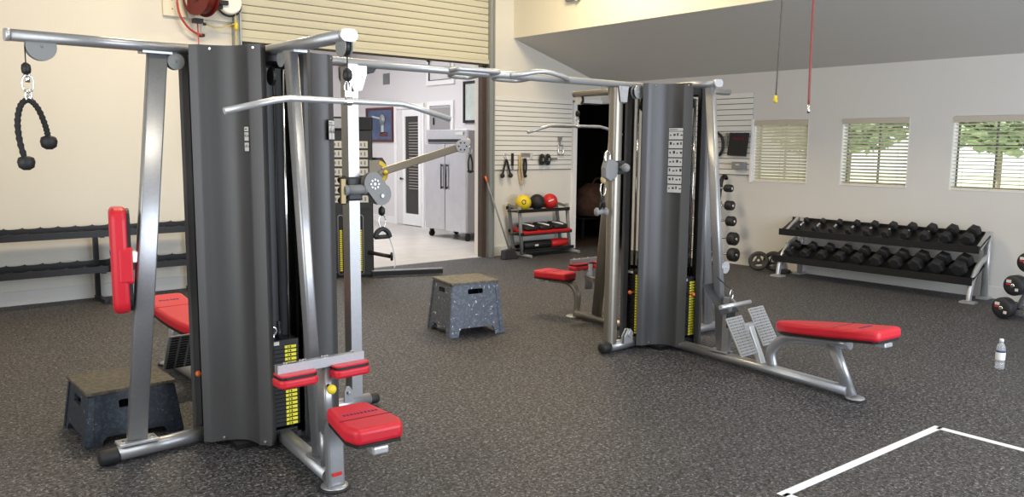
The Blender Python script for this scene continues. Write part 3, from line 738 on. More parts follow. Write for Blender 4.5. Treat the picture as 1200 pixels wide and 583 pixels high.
# north arm: rowing bench
def row_station(root, sgn, plane, foot, rear, front, padc, dark=False, ms='silver'):
    """low row bench; plane(y) gives the beam's x at y"""
    X = plane
    def P(y, z, dx=0): return Vector((X(y) + dx, y, z))
    y0, y1 = foot
    g = G(); g.oval([P(y0, .05), P(y1, .05)], .09, .07); g.build('base_beam', ms, root)
    g = G(); g.lathe([(.075, 0), (.075, .008), (.062, .014), (.04, .016)], P(y1 + sgn * .05, 0), n=24, m=1); g.lathe([(.066, .01), (.062, .018), (.02, .02)], P(y1 + sgn * .05, 0), n=24); g.build('foot_plate', ['silver', 'rub'], root)
    g = G(); g.oval([P(rear[0], .016), P(rear[1], .40)], .055, .085, up=(0, 1, 0)); g.build('rear_post', ms, root)
    g = G(); g.oval([P(front[0], .07), P(front[0] - sgn * .02, .19), P(front[0] + sgn * .075, .295), P(front[0] + sgn * .20, .328), P(front[0] + sgn * .62, .372)], .055, .075, up=(0, sgn, 0), smooth=4)
    g.build('seat_post', ms, root)
    # pad, rising towards the rear
    ya, yb = padc; sl = .12
    ln = abs(yb - ya); dy = sgn
    uy = (P(yb, ya * 0 + ln * sl) - P(ya, 0)).normalized(); ux = uy.cross(Vector((0, 0, 1))).normalized()
    nrm = ux.cross(uy)
    if nrm.z < 0: ux = -ux; nrm = -nrm
    poly = [(.03, 0), (.072, .05), (.105, .16), (.132, .33), (.145, .5), (.145, .62), (.15, .64), (.15, ln - .03), (.13, ln), (-.13, ln), (-.15, ln - .03), (-.15, .64), (-.145, .62), (-.145, .5), (-.132, .33), (-.105, .16), (-.072, .05), (-.03, 0)]
    c = P(ya, .345)
    g = G(); g.prism(poly, c + nrm * .014, ux, uy, nrm * .075); pd = g.build('seat', 'red', root, .024, 4)
    g = G(); g.prism([(x * .93, .02 + y * .96) for x, y in poly], c, ux, uy, nrm * .016); g.build('seat_base', 'black', pd)
    g = G()
    R = Matrix((ux, uy, nrm)).transposed()
    g.box(c + uy * (ln * .62) + nrm * .0895, (.27, .004, .002), R=R)
    g.build('seam', 'seam', pd)
    g = G()
    for k, (x, w_) in enumerate(((-.06, .02), (-.035, .016), (-.01, .022), (.018, .014), (.04, .02), (.065, .018))):
        g.box(c + uy * (ln * .80) + ux * x + nrm * .0895, (w_, .022, .002), R=R)
    g.build('printed_name', 'logo', pd)
    g = G(); g.box(c + uy * (ln - .05) - nrm * .02, (.09, .07, .03), R=R); g.build('seat_bracket', 'silver_l', pd, .006)
    # foot plates on a raked post
    pb = P(front[0] - sgn * .10, .07); pt = P(front[0] - sgn * .235, .345)
    g = G(); g.bar(pb, pt, .06, .045, up=(0, 1, 0)); g.box(pt + Vector((0, 0, -.01)), (.16, .045, .06)); g.build('foot_rest_post', 'silver_l', root, .005)
    up = (pt - pb).normalized(); up = (up + Vector((0, -sgn * .12, .0))).normalized(); nx = Vector((1, .02, 0)).normalized(); fn = nx.cross(up).normalized()
    for s_ in (-1, 1):
        cc = pt + nx * s_ * .15 + Vector((0, 0, -.035 + .02 * s_)) + Vector((0, sgn * .03, 0))
        Rm = Matrix((nx, up, fn)).transposed()
        g = G(); g.box(cc, (.215, .31, .008), R=Rm)
        for k in range(13):
            for j in (-1, 0, 1): g.box(cc + up * (-.138 + k * .023) + nx * j * .066, (.05, .009, .022), R=Rm, m=1)
        g.build('foot_rest_plate', ['tread', 'greyp'] if not dark else ['greyp', 'iron'], root)
Lx = lambda y: 1.945 + (y - 4.55) * .004
row_station(LT, 1, Lx, (4.75, 6.35), (6.40, 6.18), (5.80, 0), (5.62, 6.52), dark=True)
g = G(); g.oval([(1.93, 4.75, 2.205), (1.935, 5.2, 2.205)], .085, .055); g.build('top_beam', 'silver', LT)
g = G(); g.oval([(1.935, 5.12, 2.17), (1.94, 5.33, .08)], .062, .112, up=(0, 1, 0)); g.build('upright', 'silver', LT)

# ---------------------------------------------------------------- right tower
CRr, RR = (5.562, 4.511), -4
RT = thing('cable_tower', 'farther grey cable tower with the long red rowing bench', 'cable machine', (CRr[0], CRr[1], 0))
core(RT, CRr, RR)
for k in range(4):
    me, A, B, d, inn, L = shroud(RT, CRr, RR, k)
    if k == 0: label_on(me, A, B, d, inn, .54, .83, .072, .004, 1.33, 1.87, 7)
for k in range(4): stack(RT, CRr, RR, k, n=20 if k == 0 else 22, pin=15, guard=(k not in (0, 1)))
Rx = lambda y: 5.445 + (y - 4.106) * .1053
g = G(); g.oval([(5.50, 4.34, 2.21), (5.425, 3.90, 2.21)], .085, .055); g.oval([(5.425, 3.90, 2.21), (5.422, 3.88, 2.21)], .088, .058, m=1); g.build('top_beam', ['silver', 'silver_l'], RT)
g = G(); g.oval([(5.434, 3.97, 2.18), (5.408, 3.745, .085)], .055, .075, up=(0, 1, 0), r=.014); g.build('upright', 'silver', RT)
g = G(); g.box((5.405, 3.755, .088), (.09, .17, .014)); g.build('mounting_plate', 'silver', RT, .003)
row_station(RT, -1, Rx, (4.36, 2.62), (2.60, 2.79), (3.25, 0), (3.215, 2.33))
g = G(); g.quad((5.29, 3.87, .61), (5.50, 3.87, .61), (5.50, 3.66, .41), (5.27, 3.66, .41), (0, .006, .010)); g.box((5.39, 3.66, .36), (.10, .012, .12)); g.build('pulley_shield', 'guard', RT, .003)
g = G(); g.box((5.40, 3.70, .30), (.04, .06, .46)); g.build('shield_support', 'silver', RT)
pulley_cheek(RT, (5.47, 3.80, .755), (0, 1, 0), .05, 'silver_l')
# west arm: adjustable column
g = G(); g.oval([(4.935, 4.52, .04), (4.940, 4.52, 2.18)], .10, .105, up=(1, 0, 0), r=.042)
for k in range(24): g.disc((4.937, 4.571, .25 + k * .075), .008, .002, (0, 1, 0), 8, m=1)
g.build('adjustable_column', ['tan', 'black'], RT, .006)
g = G(); g.tube([(5.26, 4.50, .052), (4.90, 4.505, .05)], .042, 16); b = g.build('base_beam', 'silver', RT)
g = G(); g.lathe([(.043, 0), (.046, .01), (.046, .08), (.036, .095)], (4.905, 4.505, .05), (-1, 0, 0), 16); g.build('rubber_cap', 'rub', b)
g = G()
for s_ in (-.045, .03): g.prism([(0, -.03), (.10, -.03), (.10, .05), (.075, .09), (.04, .09), (0, .03)], (5.02, 4.45 + s_ * .4, .10), (1, 0, 0), (0, 0, 1), (0, .01, 0))
g.disc((5.08, 4.43, .15), .03, .03, (0, 1, 0), 16); g.build('floor_pulley_bracket', 'silver_l', RT, .002)
g = G()
for y in (4.455, 4.575): g.prism([(-.055, .04), (.06, .04), (.045, -.085), (-.03, -.085)], (4.955, y, 2.15), (1, 0, 0), (0, 0, 1), (0, .006, 0))
g.box((4.955, 4.515, 2.17), (.06, .13, .02)); g.disc((4.955, 4.515, 2.10), .01, .13, (0, 1, 0), 10)
g.build('top_pulley_plate', 'silver_l', RT, .002)
pulley_cheek(RT, (5.17, 4.50, 2.155), (0, 1, 0), .055, 'silver_l')
g = G(); g.box((4.937, 4.52, 1.54), (.13, .13, .11)); car = g.build('pulley_carriage', 'guard', RT, .012)
g = G(); g.prism([(0, -.09), (.07, -.06), (.09, 0), (.085, .06), (.04, .08), (-.03, .09), (-.06, .02), (-.055, -.06)], (4.825, 4.45, 1.52), (1, 0, 0), (0, 0, 1), (0, .06, 0)); g.build('swivel_head', 'greyp', car, .01)
g = G(); g.sweep([(4.81 + .028 * math.cos(a), 4.48, 1.62 + .05 * math.sin(a)) for a in [2 * PI * i / 14 for i in range(14)]], circ(.010, 8), (0, 1, 0), closed=True); g.build('swivel_ring', 'chrome', car)
g = G(); g.tube([(4.935, 4.46, 1.54), (4.935, 4.41, 1.54)], .016, 8); g.ball((4.935, 4.395, 1.54), .036); g.build('adjustment_knob', 'greyp', car)
# north arm: pulldown station
g = G(); g.oval([(5.57, 4.72, 2.21), (5.635, 5.67, 2.21)], .085, .055); g.oval([(5.635, 5.67, 2.21), (5.637, 5.69, 2.21)], .088, .058); g.build('top_beam', 'tan', RT)
pulley_cheek(RT, (5.635, 5.63, 2.155), (1, 0, 0), .048, 'silver_l')
g = G(); g.oval([(5.60, 5.10, 2.18), (5.63, 5.34, .09)], .062, .112, up=(0, 1, 0)); g.build('upright', 'tan', RT)
g = G(); g.oval([(5.60, 4.72, .05), (5.69, 5.66, .05)], .09, .07); g.build('base_beam', 'tan', RT)
g = G(); g.lathe([(.075, 0), (.075, .01), (.06, .018), (.03, .02)], (5.69, 5.72, 0), n=24); g.build('foot_plate', 'silver', RT)
g = G(); g.oval([(5.70, 5.69, .016), (5.705, 5.68, .14), (5.70, 5.69, .27), (5.67, 5.78, .355), (5.64, 5.95, .365), (5.63, 6.02, .365)], .08, .05, up=(0, -1, 0), smooth=4); g.build('seat_post', 'tan', RT)
lat_seat(RT, (5.60, 5.90, 0), 8, .372)
g = G(); g.oval([(5.76, 5.58, .30), (5.76, 5.58, .55)], .085, .045, up=(0, 1, 0)); g.bar((5.74, 5.60, .42), (5.66, 5.40, .42), .04, .04); tp = g.build('thigh_pad_post', 'silver', RT)
g = G(); g.tube([(5.74, 5.60, .49), (5.72, 5.64, .49)], .009, 8, m=1); g.ball((5.70, 5.66, .49), .02); g.build('adjustment_knob', ['yellow', 'black'], tp)
thigh_pads(RT, (5.76, 5.60), .232, .585)
# east arm
g = G(); g.oval([(5.80, 4.49, 2.21), (6.35, 4.45, 2.21)], .085, .055); g.build('top_beam', 'silver', RT)
g = G(); g.oval([(6.02, 4.475, 2.18), (6.20, 4.46, .09)], .062, .112, up=(1, 0, 0)); g.build('upright', 'silver', RT)
g = G(); g.oval([(5.82, 4.49, .05), (6.34, 4.45, .05)], .09, .07); g.build('base_beam', 'silver', RT)

# ---------------------------------------------------------------- crossover beam with pull-up grips
XB = thing('crossover_beam', 'long silver overhead beam with pull-up grips joining the two cable towers', 'beam', (3.9, 4.57, 2.21))
g = G(); g.tube([(2.20, 4.575, 2.212), (5.32, 4.555, 2.212)], .027, 16); g.build('beam_tube', 'silver_l', XB)
def grip(pts):
    g = G(); g.tube(pts, .018, 12, smooth=4); g.build('pull_up_grip', 'silver_l', XB)
grip([(3.31, 4.555, 2.212), (3.31, 4.48, 2.215), (3.33, 4.45, 2.217), (3.5, 4.445, 2.217), (3.64, 4.45, 2.217), (3.66, 4.48, 2.215), (3.66, 4.555, 2.212)])
grip([(3.84, 4.55, 2.212), (3.92, 4.50, 2.222), (4.02, 4.46, 2.243), (4.12, 4.45, 2.245), (4.25, 4.46, 2.230), (4.38, 4.50, 2.212), (4.40, 4.555, 2.21)])
grip([(3.40, 4.585, 2.212), (3.40, 4.67, 2.20), (3.43, 4.71, 2.193), (3.52, 4.72, 2.192), (3.60, 4.71, 2.193), (3.62, 4.585, 2.212)])
grip([(3.78, 4.585, 2.212), (3.79, 4.68, 2.20), (3.85, 4.715, 2.195), (3.95, 4.72, 2.195), (4.06, 4.71, 2.197), (4.10, 4.585, 2.212)])
g = G(); g.prism([(-.05, 0), (.05, 0), (.03, -.03), (-.01, -.04)], (2.70, 4.57, 2.19), (1, 0, 0), (0, 0, 1), (0, .03, 0)); g.build('cable_stop', 'black', XB, .004)

# ---------------------------------------------------------------- attachments hanging on the cables
def hanger(g, x, y, ztop, zball, zend):
    g.tube([(x, y, ztop), (x, y, zball)], .003, 6, m=0); g.lathe([(.008, -.03), (.02, -.018), (.022, 0), (.02, .018), (.008, .03)], (x, y, zball), (0, 0, 1), 14, m=0)
t = thing('triceps_rope', 'black braided triceps rope hanging at the far left end of the near tower beam', 'rope', (.80, 4.575, 1.8))
g = G(); hanger(g, .797, 4.575, 2.16, 2.055, 1.9); g.build('cable', 'black', t)
g = G(); carabiner(g, (.80, 4.575, 2.03), .09); carabiner(g, (.80, 4.575, 1.955), .05); g.lathe([(.012, 0), (.012, .03)], (.80, 4.575, 1.99), n=8); g.tube([(.785, 4.575, 1.90), (.80, 4.575, 1.922), (.815, 4.575, 1.90)], .012, 8); g.build('carabiner', 'chrome', t)
rp = smooth_path([(.768, 4.55, 1.60), (.748, 4.555, 1.70), (.745, 4.565, 1.80), (.765, 4.575, 1.88), (.80, 4.575, 1.905), (.835, 4.575, 1.87), (.862, 4.585, 1.80), (.875, 4.59, 1.74), (.878, 4.59, 1.70)], 10)
g = G(); g.sweep(rp, circ(.0135, 8), (0, 1, 0), scale=[1 + .16 * (i % 3 == 0) - .12 * (i % 3 == 1) for i in range(len(rp))]); g.build('braided_rope', 'rope', t)
for p in ((.768, 4.55, 1.615), (.878, 4.59, 1.715)):
    g = G(); g.lathe([(.016, .02), (.034, .012), (.040, -.008), (.034, -.035), (.014, -.048)], p, (0, 0, 1), 16); g.build('end_stop', 'rub', t)
def latbar(name_label, x, y, z, half, drop, ztop, mt, lean=0):
    t = thing('lat_bar', name_label, 'pulldown bar', (x, y, z))
    g = G(); hanger(g, x, y, ztop, z + .12, z); g.build('cable', 'black', t)
    g = G(); carabiner(g, (x, y, z + .095), .06); g.bar((x, y, z), (x, y, z + .045), .012, .03, up=(1, 0, 0)); g.disc((x, y, z), .021, .045, (1, 0, 0), 14); g.build('carabiner', 'chrome', t)
    g = G(); g.tube([(x - half, y, z - drop), (x - half * .62, y, z - .012), (x - half * .5, y, z), (x, y, z), (x + half * .5, y, z), (x + half * .62, y, z - .012), (x + half, y, z - drop)], .0145, 14, up=(0, 1, 0))
    g.build('bar', mt, t); return t
latbar('long silver pulldown bar with bent ends hanging in front of the near tower', 1.900, 3.42, 1.905, .585, .066, 2.11, 'silver_l')
latbar('pulldown bar with bent ends hanging behind the farther tower, in front of the slatwall', 5.65, 5.67, 1.905, .64, .072, 2.11, 'silver_l')
t = thing('stirrup_attachment', 'black stirrup handle hanging from the disc pulley of the near tower', 'handle', (2.715, 4.47, 1.1))
g = G(); hanger(g, 2.712, 4.47, 1.40, 1.285, 1.2); g.build('cable', 'black', t)
g = G(); carabiner(g, (2.714, 4.47, 1.265), .09); g.build('carabiner', 'chrome', t)
g = G(); g.tube([(2.66, 4.47, 1.115), (2.675, 4.47, 1.15), (2.715, 4.47, 1.172), (2.755, 4.47, 1.15), (2.77, 4.47, 1.115)], .016, 10, smooth=3, up=(0, 1, 0)); g.tube([(2.66, 4.47, 1.12), (2.77, 4.47, 1.12)], .014, 10, up=(0, 1, 0)); g.build('grip', 'rub', t)
g = G(); g.tube([(2.75, 4.47, 1.15), (2.79, 4.47, 1.05), (2.81, 4.47, .95), (2.80, 4.47, .91)], .004, 6, smooth=3); g.build('strap', 'paper', t)
t = thing('stirrup_attachment', 'dark stirrup handle hanging on a carabiner from the pulley of the farther tower', 'handle', (4.785, 4.50, 1.2))
g = G(); g.lathe([(.01, -.03), (.022, -.015), (.022, .015), (.01, .03)], (4.79, 4.50, 1.445), n=12); g.build('cable_stop', 'tanb', t)
g = G(); carabiner(g, (4.788, 4.50, 1.42), .11); g.build('carabiner', 'chrome', t)
g = G(); g.tube([(4.788, 4.50, 1.315), (4.785, 4.50, 1.22)], .016, 10); g.tube([(4.75, 4.50, 1.20), (4.76, 4.5, 1.25), (4.788, 4.50, 1.275)], .008, 8); g.tube([(4.81, 4.50, 1.20), (4.81, 4.5, 1.25), (4.788, 4.50, 1.275)], .008, 8); g.build('strap', 'iron', t)
g = G(); g.lathe([(.026, -.055), (.034, -.045), (.034, -.03), (.022, -.02), (.022, .02), (.034, .03), (.034, .045), (.026, .055)], (4.775, 4.50, 1.185), (.85, -.5, 0), 16); g.build('grip', 'greyp', t)
t = thing('row_bar', 'short silver straight bar resting on the pulley shield of the rowing station', 'bar', (5.38, 3.62, .50))
g = G(); g.oval([(5.16, 3.60, .495), (5.555, 3.60, .492)], .034, .034); g.build('bar', 'silver_l', t)
g = G(); carabiner(g, (5.385, 3.66, .60), .075); g.bar((5.385, 3.61, .49), (5.385, 3.655, .53), .03, .008); g.build('carabiner', 'chrome', t)
g = G(); g.tube([(5.385, 3.66, .595), (5.39, 3.80, .68)], .004, 6); g.build('cable', 'black', t)

# ================================================================== FREE-STANDING THINGS
# step boxes
def step_box(name_label, N, u, v, su, sv, h, inset, side, top, cols):
    N = Vector((*N, 0)); u = Vector((*u, 0)).normalized(); v = Vector((*v, 0)).normalized()
    bc = [N, N + u * su, N + u * su + v * sv, N + v * sv]
    cen = sum(bc, Vector()) / 4
    tc = []
    for i, (a, b) in enumerate(((1, 1), (-1, 1), (-1, -1), (1, -1))): tc.append(bc[i] + u * a * inset + v * b * inset + Vector((0, 0, h - .02)))
    t = thing('step_box', name_label, 'step box', tuple(cen), 0)
    g = G()
    for i in range(4):
        P0, P1, Q0, Q1 = bc[i], bc[(i + 1) % 4], tc[i], tc[(i + 1) % 4]
        mid = (P0 + P1) / 2; inn = (cen - mid).normalized() * .02
        def at(s_, t_):
            return (P0 * (1 - s_) + P1 * s_) * (1 - t_) + (Q0 * (1 - s_) + Q1 * s_) * t_
        a = .16
        def poly(pts):
            pp = [at(*q) for q in pts]; n = len(pp); vs = pp + [p + inn for p in pp]
            g._add(vs, [tuple(range(n)), tuple(range(n, 2 * n))[::-1]] + [(k, n + k, n + (k + 1) % n, (k + 1) % n) for k in range(n)], 0, False)
        poly([(0, 0), (a, 0), (a + .015, .10), (a + .05, .16), (0, .16)]); poly([(1 - a, 0), (1, 0), (1, .16), (1 - a - .05, .16), (1 - a - .015, .10)])
        s0, s1, t0, t1 = (.34, .66, .80, .90) if h > .4 else (.34, .66, .68, .84)
        poly([(0, .16), (1, .16), (1, t0), (0, t0)])
        poly([(0, t0), (s0 + .02, t0), (s0, t0 + .02), (s0, t1 - .02), (s0 + .02, t1), (0, t1)]); poly([(s1 - .02, t0), (1, t0), (1, t1), (s1 - .02, t1), (s1, t1 - .02), (s1, t0 + .02)])
        poly([(0, t1), (1, t1), (1, 1), (0, 1)])
        # raised corner rib
        for s_ in (0.0, .93):
            pp = [at(s_, .02), at(s_ + .07, .02), at(s_ + .07, .97), at(s_, .97)]; o_ = -inn.normalized() * .006
            g._add(pp + [p + o_ for p in pp], [(4, 5, 6, 7), (0, 1, 5, 4), (1, 2, 6, 5), (2, 3, 7, 6), (3, 0, 4, 7)], 0, False)
    g.build('box_body', side, t)
    g = G(); e = .012
    q = [tc[0] - u * e - v * e, tc[1] + u * e - v * e, tc[2] + u * e + v * e, tc[3] - u * e + v * e]
    g.quad(*q, (0, 0, .02)); g.build('top_mat', top, t, .004)
    return t
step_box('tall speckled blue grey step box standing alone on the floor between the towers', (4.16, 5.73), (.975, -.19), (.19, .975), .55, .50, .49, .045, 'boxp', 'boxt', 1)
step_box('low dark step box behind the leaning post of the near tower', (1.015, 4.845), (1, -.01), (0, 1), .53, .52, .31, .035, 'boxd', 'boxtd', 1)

# empty storage rack on the left of the back wall
t = thing('storage_rack', 'long empty black two tier rack along the back wall at the left', 'rack', (1.95, 9.5, 0))
for z in (.80, .42):
    g = G(); x0, x1 = .55, 3.35
    pr = [(x0, -.085), (x1, -.085)]
    n = 17; p = (x1 - x0) / n
    top = []
    for k in range(n):
        cx = x1 - (k + .5) * p
        for a, b in ((.5, -.010), (.30, -.016), (.1, -.018), (-.1, -.018), (-.30, -.016), (-.42, -.010), (-.46, 0)): top.append((cx + a * p, b))
    g.prism(pr + top, (0, 9.30, z), (1, 0, 0), (0, 0, 1), (0, .012, 0))
    g.prism(pr + top, (0, 9.60, z + .03), (1, 0, 0), (0, 0, 1), (0, .012, 0))
    g.box(((x0 + x1) / 2, 9.455, z - .06), (x1 - x0, .30, .015)); g.build('shelf', 'iron', t)
for x in (.75, 2.23, 3.22):
    g = G(); g.box((x, 9.625, .36), (.05, .04, .71)); g.box((x, 9.47, .02), (.05, .42, .04)); g.box((x, 9.46, .34), (.04, .30, .04)); g.box((x, 9.46, .72), (.04, .30, .03)); g.build('post', 'iron', t)
t = thing('foam_board', 'narrow white board leaning on the post of the empty rack', 'board', (2.36, 9.22, 0))
g = G(); g.quad((2.27, 9.16, .002), (2.41, 9.16, .002), (2.43, 9.27, .66), (2.30, 9.27, .66), (0, .02, 0)); g.build('board_panel', 'white', t, .002)

# medicine ball rack
t = thing('ball_rack', 'small three tier black rack with balls and mats against the back wall', 'rack', (8.65, 9.5, 0))
for x in (8.09, 9.10):
    dx = .10 if x < 8.5 else .12
    g = G(); g.oval([(x + dx, 9.38, .05), (x + .02, 9.36, .80)], .05, .06, up=(0, 1, 0)); g.oval([(x + dx + .02, 9.18, .03), (x + dx + .02, 9.68, .03)], .05, .05); g.bar((x + .02, 9.36, .76), (x + .02, 9.62, .80), .03, .04)
    g.bar((x + dx + .02, 9.60, .05), (x + .03, 9.62, .80), .04, .04, up=(0, 1, 0)); g.build('side_frame', 'greyp', t)
for z, a, b in ((.72, 8.07, 9.14), (.36, 8.12, 9.20), (.10, 8.18, 9.25)):
    g = G(); g.box(((a + b) / 2, 9.32, z), (b - a, .025, .05)); g.box(((a + b) / 2, 9.62, z + .04), (b - a, .02, .05)); g.box(((a + b) / 2, 9.47, z - .015), (b - a - .03, .30, .012))
    g.build('shelf', 'iron', t)
for (x, mt, lab) in ((8.27, 'yellow', 'yellow medicine ball with a black mark, leftmost on the rack'), (8.555, 'rub', 'black medicine ball between the yellow and the red one'), (8.83, 'redd', 'red medicine ball at the right on the rack')):
    t = thing('medicine_ball', lab, 'ball', (x, 9.45, .718), 0, 'medicine balls on the top shelf')
    g = G(); g.ball((x, 9.45, .842), .124, n=28); b = g.build('ball_shell', mt, t)
    if mt == 'rub': continue
    g = G(); nd = Vector((-.60, -.78, .15)).normalized(); c = Vector((x, 9.45, .842)) + nd * .1225; uu = nd.cross(Vector((0, 0, 1))).normalized(); vv = uu.cross(nd)
    if mt == 'redd':
        g.bar(c - uu * .05 + vv * .02, c + uu * .03 - vv * .01, .02, .006, up=nd); g.build('printed_mark', 'paper', t); continue
    g.sweep([c + (uu * math.cos(a) * .028 + vv * math.sin(a) * .032) for a in [2 * PI * i / 14 for i in range(14)]], circ(.006, 6), nd, closed=True)
    g.bar(c - uu * .03 + vv * .03, c - uu * .03 - vv * .03, .008, .008, up=nd); g.build('printed_mark', 'black', t)
for k, (x, lab) in enumerate(((8.35, 'black weighted bag with a white handle, leftmost on the red mat'), (8.67, 'black weighted bag with a white handle, middle one on the red mat'), (8.98, 'black weighted bag with a white handle, rightmost on the red mat'))):
    t = thing('weighted_bag', lab, 'bag', (x, 9.45, .43), 0, 'weighted bags on the middle shelf')
    g = G(); q = rrect(.29, .26, .06, 3); g.prism(q, (x, 9.44, .432), (1, 0, .0), (0, .98, .2), (0, -.012, .062)); g.build('bag_body', 'rub', t, .025, 3)
    g = G(); g.tube([(x + .03, 9.32, .475), (x - .02, 9.40, .498), (x - .07, 9.48, .510)], .012, 8, smooth=3); g.build('handle', 'white', t)
t = thing('folded_mat', 'flat red mat under the black weighted bags on the rack', 'mat', (8.62, 9.45, .36))
g = G(); g.box((8.67, 9.45, .402), (1.00, .30, .05), R=Matrix.Rotation(math.radians(11.3), 3, 'X')); g.build('mat_body', 'redd', t, .012, 2)
g = G(); g.box((8.67, 9.302, .372), (.98, .003, .006)); g.build('fold_line', 'seam', t)
for (a, b, mt, lab) in ((8.25, 8.82, 'rub', 'black roll lying on the bottom shelf of the ball rack'), (8.83, 9.19, 'redd', 'red roll lying on the bottom shelf of the ball rack')):
    t = thing('foam_roll', lab, 'roll', ((a + b) / 2, 9.43, .1), 0, 'rolls on the bottom shelf')
    g = G(); g.lathe([(.05, 0), (.064, .012), (.064, b - a - .012), (.05, b - a)], (a, 9.43, .176), (1, 0, 0), 20); o = g.build('roll_body', mt, t)
    g = G(); g.box(((a + b) / 2 - .05, 9.365, .17), (.07, .006, .03)); g.build('label', 'paper' if mt == 'rub' else 'redd', t)
t = thing('broom', 'long grey broom with an orange tip leaning beside the ball rack', 'broom', (7.9, 9.4, 0))
g = G(); g.tube([(7.735, 9.70, 1.20), (7.93, 9.37, .13)], .013, 8); g.build('handle', 'greyp', t)
g = G(); g.tube([(7.725, 9.715, 1.25), (7.742, 9.688, 1.16)], .017, 8); g.build('handle_tip', 'orange', t)
g = G(); g.prism([(-.12, 0), (.16, 0), (.12, .15), (-.08, .13)], (7.89, 9.30, .003), (1, 0, 0), (0, .25, 1), (0, .10, 0)); g.build('brush_head', 'rub', t, .01)

# things on the slatwall behind the ball rack
YW = YB - .025
def hook(g, x, z, y=YW, ln=.08, m=0): g.tube([(x, y + .01, z), (x, y - ln, z), (x, y - ln - .01, z + .02)], .004, 6, m=m)
t = thing('triceps_rope', 'black double ended rope hung on the slatwall above the yellow ball', 'rope', (8.12, YW, 1.6))
g = G(); hook(g, 8.11, 1.57); g.sweep([(8.11 + .03 * math.cos(a), YW - .03, 1.55 + .045 * math.sin(a)) for a in [2 * PI * i / 12 for i in range(12)]], circ(.005, 6), (0, 1, 0), closed=True); g.build('ring', 'chrome', t)
g = G(); g.tube([(8.045, YW - .04, 1.27), (8.08, YW - .04, 1.40), (8.12, YW - .04, 1.50), (8.16, YW - .04, 1.40), (8.20, YW - .04, 1.27)], .016, 8, smooth=4, up=(0, 1, 0)); g.build('braided_rope', 'rope', t)
for x in (8.04, 8.205):
    g = G(); g.ball((x, YW - .04, 1.255), .038, n=12); g.build('end_stop', 'rub', t)
t = thing('strap', 'narrow black strap on the slatwall beside the double ended rope', 'strap', (8.26, YW, 1.5))
g = G(); g.box((8.26, YW - .02, 1.50), (.045, .012, .20)); g.build('strap_body', 'rub', t, .003)
g = G(); hook(g, 8.26, 1.585, ln=.04); g.box((8.27, YW - .015, 1.37), (.03, .008, .05)); g.build('buckle', 'greyp', t)
t = thing('resistance_band', 'tan band hanging below the label strip on the slatwall', 'band', (8.42, YW, 1.4))
g = G(); g.tube([(8.40, YW - .03, 1.58), (8.385, YW - .035, 1.40), (8.41, YW - .03, 1.22), (8.45, YW - .03, 1.10), (8.47, YW - .03, 1.20), (8.43, YW - .03, 1.40), (8.42, YW - .03, 1.58)], .012, 8, smooth=4, up=(0, 1, 0)); hook(g, 8.41, 1.57); g.build('band_loop', 'tanb', t)
t = thing('resistance_band', 'black looped band hanging right of the tan band on the slatwall', 'band', (8.5, YW, 1.4))
g = G(); g.tube([(8.475, YW - .05, 1.50), (8.47, YW - .05, 1.36), (8.49, YW - .05, 1.25), (8.52, YW - .05, 1.36), (8.51, YW - .05, 1.50), (8.475, YW - .05, 1.50)], .015, 8, smooth=4, up=(0, 1, 0)); hook(g, 8.49, 1.51); g.build('band_loop', 'rope', t)
g = G(); g.ball((8.50, YW - .05, 1.245), .03, n=12); g.build('end_stop', 'rub', t)
t = thing('label_strip', 'grey and white label strip on the slatwall above the bands', 'label', (8.55, YW, 1.56))
g = G(); g.box((8.56, YW - .008, 1.575), (.22, .01, .055)); g.build('strip', 'greyp', t); g = G(); g.box((8.66, YW - .014, 1.56), (.06, .01, .08)); g.build('card', 'paper', t)
for x, lab in ((8.855, 'black ankle cuff on the slatwall, left one of the pair'), (8.985, 'black ankle cuff on the slatwall, right one of the pair')):
    t = thing('ankle_cuff', lab, 'cuff', (x, YW, 1.5), 0, 'ankle cuffs on the slatwall')
    g = G(); g.sweep([(x + .038 * math.cos(a), YW - .05, 1.50 + .07 * math.sin(a)) for a in [2 * PI * i / 14 for i in range(14)]], rrect(.05, .022, .008, 2), (0, 1, 0), closed=True); g.build('cuff_band', 'rub', t)
    g = G(); g.box((x, YW - .082, 1.50), (.03, .012, .05)); hook(g, x, 1.555, ln=.06); g.build('buckle', 'greyp', t)
t = thing('wall_hook', 'long grey slatwall hook right of the ankle cuffs', 'hook', (9.12, YW, 1.5))
g = G(); g.box((9.13, YW - .01, 1.51), (.20, .012, .04)); g.build('hook_plate', 'greyp', t); g = G(); hook(g, 9.1, 1.5); g.build('hook_arm', 'chrome', t)
t = thing('grip_attachment', 'chrome close grip handle hanging high on the slatwall', 'handle', (9.29, YW, 1.75))
g = G(); g.box((9.27, YW - .03, 1.84), (.07, .03, .05)); g.tube([(9.28, YW - .03, 1.82), (9.26, YW - .03, 1.72)], .012, 8); hook(g, 9.28, 1.86); g.build('swivel', 'greyp', t)
g = G(); g.sweep([(9.29 + a, YW - .03, 1.655 + b) for a, b in rrect(.11, .15, .02, 2)], circ(.011, 8), (0, 1, 0), closed=True); g.build('grip_frame', 'chrome', t)

